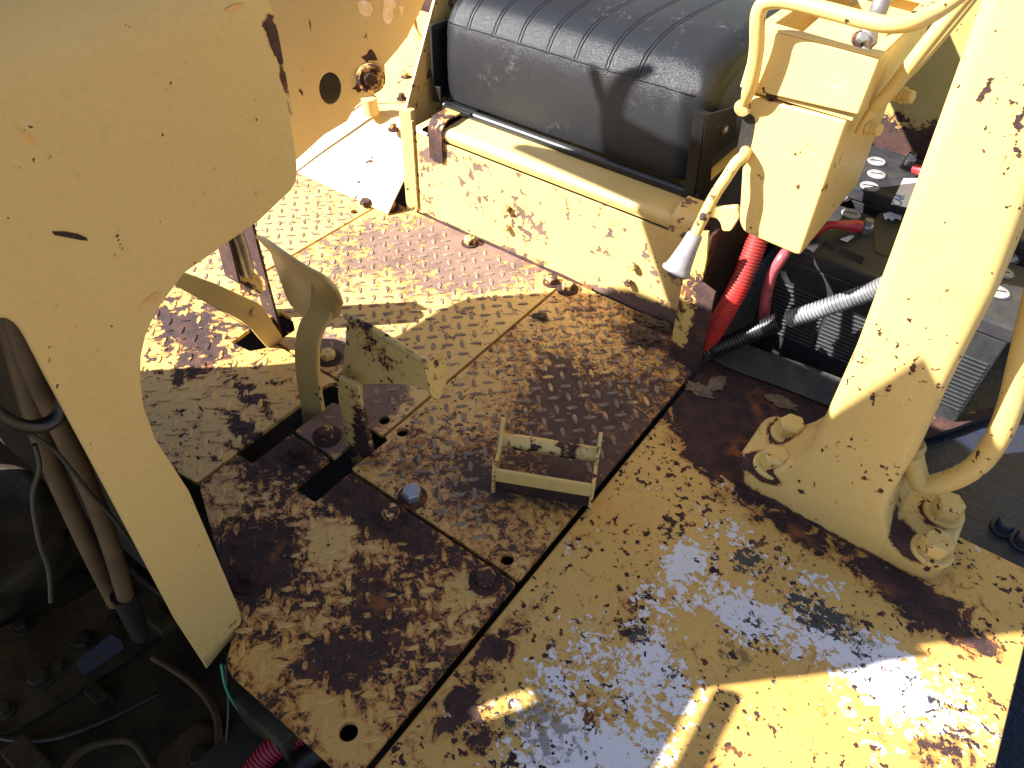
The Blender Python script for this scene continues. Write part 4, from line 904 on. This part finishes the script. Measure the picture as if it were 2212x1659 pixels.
# flare from the foot up into the shaft
FX0, FX1, FY0, FY1 = -.150, .198, .8902, 1.045
for t in np.linspace(0, 1, 15):
    z = DZ+.001+(.22-DZ)*t; k = (1-max(0, min(1, (z-.045)/.14)))**3.2
    rings.append(ring(xl0-.062*k, xr0+.034*k, YP, YP+DEP-.004, z, .008+.010*t))
for z in zs[1:]:
    rings.append(ring(interp(lft, z) if z > .23 else xl0, interp(rgt, z), YP, YP+DEP, z))
nn = len(rings[0]); o_ = MB()
for r in rings: o_.v += r
for i in range(len(rings)-1):
    for k in range(nn): o_.f.append((i*nn+k, i*nn+(k+1) % nn, (i+1)*nn+(k+1) % nn, (i+1)*nn+k))
o_.f.append(tuple(range(nn))[::-1]); o_.f.append(tuple((len(rings)-1)*nn+k for k in range(nn)))
obj('shaft', o_, M['post'], ps, smooth=50)
foot = MB(); fr2 = []
for z, ins in ((DZ+.0005, .002), (DZ+.004, .0), (.040, .0015), (.046, .004), (.0495, .010)):
    fr2.append(ring(FX0+ins, FX1-ins, FY0+ins, FY1-ins, z, .034-ins*.6, 7))
nn = len(fr2[0])
for r in fr2: foot.v += r
for i in range(len(fr2)-1):
    for k in range(nn): foot.f.append((i*nn+k, i*nn+(k+1) % nn, (i+1)*nn+(k+1) % nn, (i+1)*nn+k))
foot.f.append(tuple(range(nn))[::-1]); foot.f.append(tuple((len(fr2)-1)*nn+k for k in range(nn)))
obj('foot', foot, M['post'], ps, smooth=45)
for p, tz in (((1703, 938), .05), ((1667, 1006), .05), ((2037, 1108), .05), ((2012, 1190), .05)):
    c = zp(*p, .05); bolt(ps, (c.x, c.y, .0495), af=.040, h=.026, mat='boltpaint', wr=.031, wh=.007, wmat='boltpaint', rot=.3+random.random()*.4)
gr = [Vector((xr0-.005, .985, .155)), yp(1990, 1043, .985), yp(2050, 1038, .985), yp(2110, 1005, .985), yp(2155, 945, .985), yp(2185, 870, .985), yp(2205, 790, .985), yp(2222, 720, .985), yp(2262, 560, .985), yp(2330, 300, .985)]
obj('grab_handle', MB().tube(gr, .0165, 16, 6), M['post'], ps, smooth=50)
obj('handle_weld', MB().lathe(gr[0]+Vector((-.004, 0, 0)), gr[1]-gr[0], [(.024, 0), (.024, .01), (.018, .018)], 18), M['weld'], ps, smooth=50)

# ------------------------------------------------------------------ batteries
def battery(label, x0, x1, y0, y1, z1, z0=-.03, caps=(), ribs_x=None, lid_h=.03):
    t = thing('battery', label, 'battery', ((x0+x1)/2, (y0+y1)/2, z0), 'batteries')
    obj('case', MB().box((x0+.004, y0+.004, z0+.0005), (x1-.004, y1-.004, z1-lid_h)), M['bat'], t, bev=.004)
    lid = obj('lid', MB().box((x0, y0, z1-lid_h+.0005), (x1, y1, z1)), M['batlid'], t, bev=.004)
    # grip ledge under the lid
    for cx_, cy_ in caps:
        cp = obj('vent_cap', MB().lathe((cx_, cy_, z1-.001), (0, 0, 1), [(.019, 0), (.019, .003), (.0175, .0045), (.004, .0045)], 26), M['cap'], lid, smooth=40)
        obj('cap_ring', MB().lathe((cx_, cy_, z1-.001), (0, 0, 1), [(.023, 0), (.023, .0018), (.020, .0019)], 26), M['bat'], lid, smooth=40)
        a = random.uniform(.2, .5); d = Vector((math.cos(a), math.sin(a), 0)); n_ = Vector((-d.y, d.x, 0)); c = Vector((cx_, cy_, z1+.0036))
        MBs = MB().prism([c-d*.012-n_*.0014, c+d*.012-n_*.0014, c+d*.012+n_*.0014, c-d*.012+n_*.0014], (0, 0, .0006))
        obj('slot', MBs, M['dark'], lid)  # flat dark bar painted for the shade in the cap slot
    if ribs_x:
        n_ = int((z1-lid_h-.05-(z0+.05))/.0088)
        for sx0, sx1 in ribs_x:
            for k in range(n_):
                z = z0+.055+k*.0088
                obj('rib', MB().tube([(sx0, y0+.0035, z), (sx1, y0+.0035, z)], .0026, 6, 2), M['bat'], t, smooth=50)
    return t
ZB = .225
bF = battery('front battery behind the post with a ribbed grey case', -.285, .143, 1.285, 1.50, ZB, caps=[tuple(zp(*p, ZB))[:2] for p in [(1838, 463), (1812, 424), (2165, 590), (2156, 632), (2175, 555)]], ribs_x=[(-.27, -.155), (-.148, .132)])
bR = battery('rear battery with a paper label near the rusty wall', -.285, .143, 1.535, 1.75, ZB+.03, caps=[tuple(zp(*p, ZB+.03))[:2] for p in [(1893, 350), (1893, 378), (1878, 404)]])
def terminal(par, p, z):
    c = zp(*p, z); obj('terminal_post', MB().lathe(c, (0, 0, 1), [(.013, 0), (.012, .012), (.008, .0125), (.008, .026)], 16), M['steel'], par, smooth=40)
    bolt(par, c+Vector((0, 0, .012)), (0, 0, 1), af=.016, h=.009, mat='zinc', wr=.012, wmat='zinc', name='terminal_nut')
terminal(bF, (1868, 500), ZB); terminal(bR, (1962, 355), ZB+.03)
# flat dark patches painted for the shade in terminal recess and carrying slots
obj('recess_shade', MB().prism(rnd_poly(zpoly([(1885, 478), (1905, 455), (1950, 470), (1940, 560), (1890, 545)], ZB+.0012), .01), (0, 0, -.0008)), M['dark'], bF)
for pts in ([(1782, 518), (1808, 530), (1800, 543), (1776, 530)], [(1816, 533), (1868, 556), (1862, 573), (1810, 548)]):
    obj('grip_slot_shade', MB().prism([yp(p[0], p[1], 1.2842) for p in pts], (0, .001, 0)), M['dark'], bF)
lab = tag(obj('paper_label', MB().prism(zpoly([(1925, 440), (1952, 385), (1990, 385), (1972, 450)], ZB+.0318), (0, 0, -.0012)), M['white'], loc=tuple(zp(1950, 420, ZB+.03))), 'white paper label printed CAR on the rear battery', 'label')
c = zp(1942, 432, ZB+.0325); dx = (zp(1972, 452, ZB+.0325)-zp(1925, 440, ZB+.0325)).normalized(); 
dlab = (zp(1950, 412, ZB+.032)-zp(1935, 446, ZB+.032)).normalized(); pu = Vector((-dlab.y, dlab.x, 0))
text('CAR', .026, Matrix(((dlab.x, pu.x, 0, c.x), (dlab.y, pu.y, 0, c.y), (0, 0, 1, c.z), (0, 0, 0, 1))), M['bluep'], lab, 'lettering')
sh = zpoly([(1908, 462), (1922, 457), (1948, 466), (1946, 475), (1935, 470), (1928, 476), (1920, 470), (1912, 474)], ZB+.003)
tag(obj('paper_scrap', MB().prism(sh, (0, 0, -.0012)), M['white'], loc=tuple(sh[0])), 'torn white paper scrap on the front battery lid', 'paper')
sh = zpoly([(1815, 516), (1838, 507), (1846, 510), (1830, 522)], ZB+.003)
tag(obj('paper_scrap', MB().prism(sh, (0, 0, -.0012)), M['white'], loc=tuple(sh[0])), 'small white plastic chip by the battery terminal', 'scrap')
pipe('cable_boot', 'shiny red battery cable boot leading to the terminal', 'cable', [zp(1862, 490, ZB+.02), zp(1840, 488, ZB+.02), zp(1805, 485, ZB+.03), zp(1775, 490, ZB+.02), zp(1740, 510, ZB-.0)], lambda t: .010+.003*math.sin(t*9), 'redw')
pipe('cable_boot', 'red cable end beside the rear battery terminal', 'cable', [zp(1975, 365, ZB+.045), zp(2000, 372, ZB+.05), zp(2040, 390, ZB+.05)], .010, 'redw')
tag(obj('rear_wall', MB().box((-.42, 1.78, -.03), (.5, 1.79, 1.3)), M['rustwall'], loc=(0, 1.78, -.03)), 'dull greenish yellow steel wall behind the batteries, rusty at its foot', 'wall')
tag(obj('paper_scrap', MB().prism([zp(*p, -.028) for p in [(2185, 765), (2212, 735), (2240, 740), (2225, 790), (2195, 782)]], (0, 0, -.001)), M['white'], loc=tuple(zp(2200, 765, -.03))), 'crumpled white wrapper beside the front battery', 'paper')

# rubber strip under the conduits
rs = [zp(1527, 757, .0), zp(1562, 790, .0), zp(1700, 842, .0), zp(1832, 893, .0), zp(1900, 905, .0)]
rb = [zp(1530, 735, .03), zp(1575, 735, .03), zp(1720, 782, .03), zp(1850, 830, .03), zp(1930, 850, .03)]
tag(obj('rubber_strip', loft(rs, rb), M['rubber'], loc=tuple(rs[0]), smooth=60, solid=.005), 'black rubber strip leaning along the foot of the front battery', 'rubber strip')

# conduits
pipe('conduit', 'bright red corrugated conduit dropping from under the control box', 'conduit', [yp(1650, 470, 1.22), yp(1632, 530, 1.20), yp(1600, 610, 1.17), yp(1568, 670, 1.15), yp(1532, 730, 1.14), yp(1512, 762, 1.14)], .0195, 'redc', cor=.0062)
pipe('hose', 'thin pinkish red hose hanging beside the red conduit', 'hose', [yp(1702, 535, 1.25), yp(1690, 555, 1.22), yp(1668, 590, 1.21), yp(1655, 640, 1.21), yp(1650, 690, 1.22)], .0105, 'pink')
pth = [yp(1925, 610, 1.23), yp(1875, 632, 1.225), yp(1810, 655, 1.21), yp(1760, 672, 1.20), yp(1700, 690, 1.19)]
pipe('conduit', 'pale grey corrugated conduit crossing in front of the batteries', 'conduit', pth, .0165, 'greyc', cor=.0062)
pipe('conduit', 'black corrugated conduit continuing the grey one into the corner', 'conduit', [yp(1682, 695, 1.19), yp(1640, 712, 1.18), yp(1590, 735, 1.16), yp(1540, 755, 1.14), yp(1515, 764, 1.14)], .0175, 'blackc', cor=.0062)

# ------------------------------------------------------------------ dirt
def clod(label, c, r, mat, flat=.35, name='dirt_clod', cat='dirt', seed=0):
    bm = bmesh.new(); bmesh.ops.create_icosphere(bm, subdivisions=4, radius=1)
    for v_ in bm.verts:
        k = 1+.6*mnoise.fractal(v_.co*2.0+Vector((seed*3.1, seed, 0)), .5, 2.3, 6)
        v_.co = Vector((v_.co.x*r[0]*k, v_.co.y*r[1]*k, max(v_.co.z, -.25)*r[0]*flat*k))
    m = MB().add([v_.co+Vector(c) for v_ in bm.verts], [tuple(q_.index for q_ in f.verts) for f in bm.faces]) if not bm.verts.index_update() else None
    bm.free()
    return tag(obj(name, m, M[mat], loc=c, smooth=60), label, cat)
clod('broad crumbling dirt clod on the tread plate beside the flange', tuple(zp(1390, 728, .004)), (.035, .024), 'clod', seed=1)
clod('small dry dirt clod on the seam near the seat box', tuple(zp(1168, 685, .003)), (.016, .008), 'clod', .3, seed=2)
clod('thin dirt crust on the plate at the foot of the flange', tuple(zp(1415, 700, .003)), (.04, .014), 'clod', .2, seed=3)
clod('pale dry leaf scrap on the rusty deck corner', tuple(zp(1512, 842, DZ+.003)), (.024, .013), 'clod2', .2, 'dry_leaf', 'leaf', 4)
clod('pale curled leaf scrap beside the rubber strip', tuple(zp(1550, 828, DZ+.003)), (.014, .020), 'clod2', .25, 'dry_leaf', 'leaf', 5)
clod('broad flat leaf scrap under the rubber strip edge', tuple(zp(1685, 868, DZ+.003)), (.028, .012), 'clod2', .2, 'dry_leaf', 'leaf', 6)

# loose grit and paint crumbs lying on the plates and the deck
rg = random.Random(3); gb = MB(); gb2 = MB()
for k in range(900):
    x = rg.uniform(-1.2, .3); y = rg.uniform(.16, 1.19)
    if x < -.33:
        z = .0
        if x < -.84 and y < .66: continue
        if (S1[0]-.01 < x < S1[1]+.02 and y < .66) or (S2[0]-.01 < x < S2[1]+.01 and .4 < y < .61) or (y < .5 and x < -.62): continue
    elif x > -.30: z = DZ
    else: continue
    if x > -.17 and y > .87: continue
    r = rg.choice((.0007, .0009, .0012, .0018, .0026)); c = Vector((x, y, z+r*.4))
    vs_ = [c+Vector((r*rg.uniform(.6, 1.3)*math.cos(a), r*rg.uniform(.6, 1.3)*math.sin(a), rg.uniform(-.3, .3)*r)) for a in (0, 1.26, 2.5, 3.77, 5.0)]
    (gb if rg.random() < .8 else gb2).add(vs_+[c+Vector((0, 0, r*.7))], [(i, (i+1) % 5, 5) for i in range(5)]+[(4, 3, 2, 1, 0)])
tag(obj('grit', gb, M['clod'], loc=(-.5, .6, 0)), 'dark grit and crumbs scattered over the floor plates', 'grit', kind='stuff')
tag(obj('paint_crumbs', gb2, M['clod2'], loc=(-.5, .6, 0)), 'pale paint crumbs scattered over the floor plates', 'crumbs', kind='stuff')
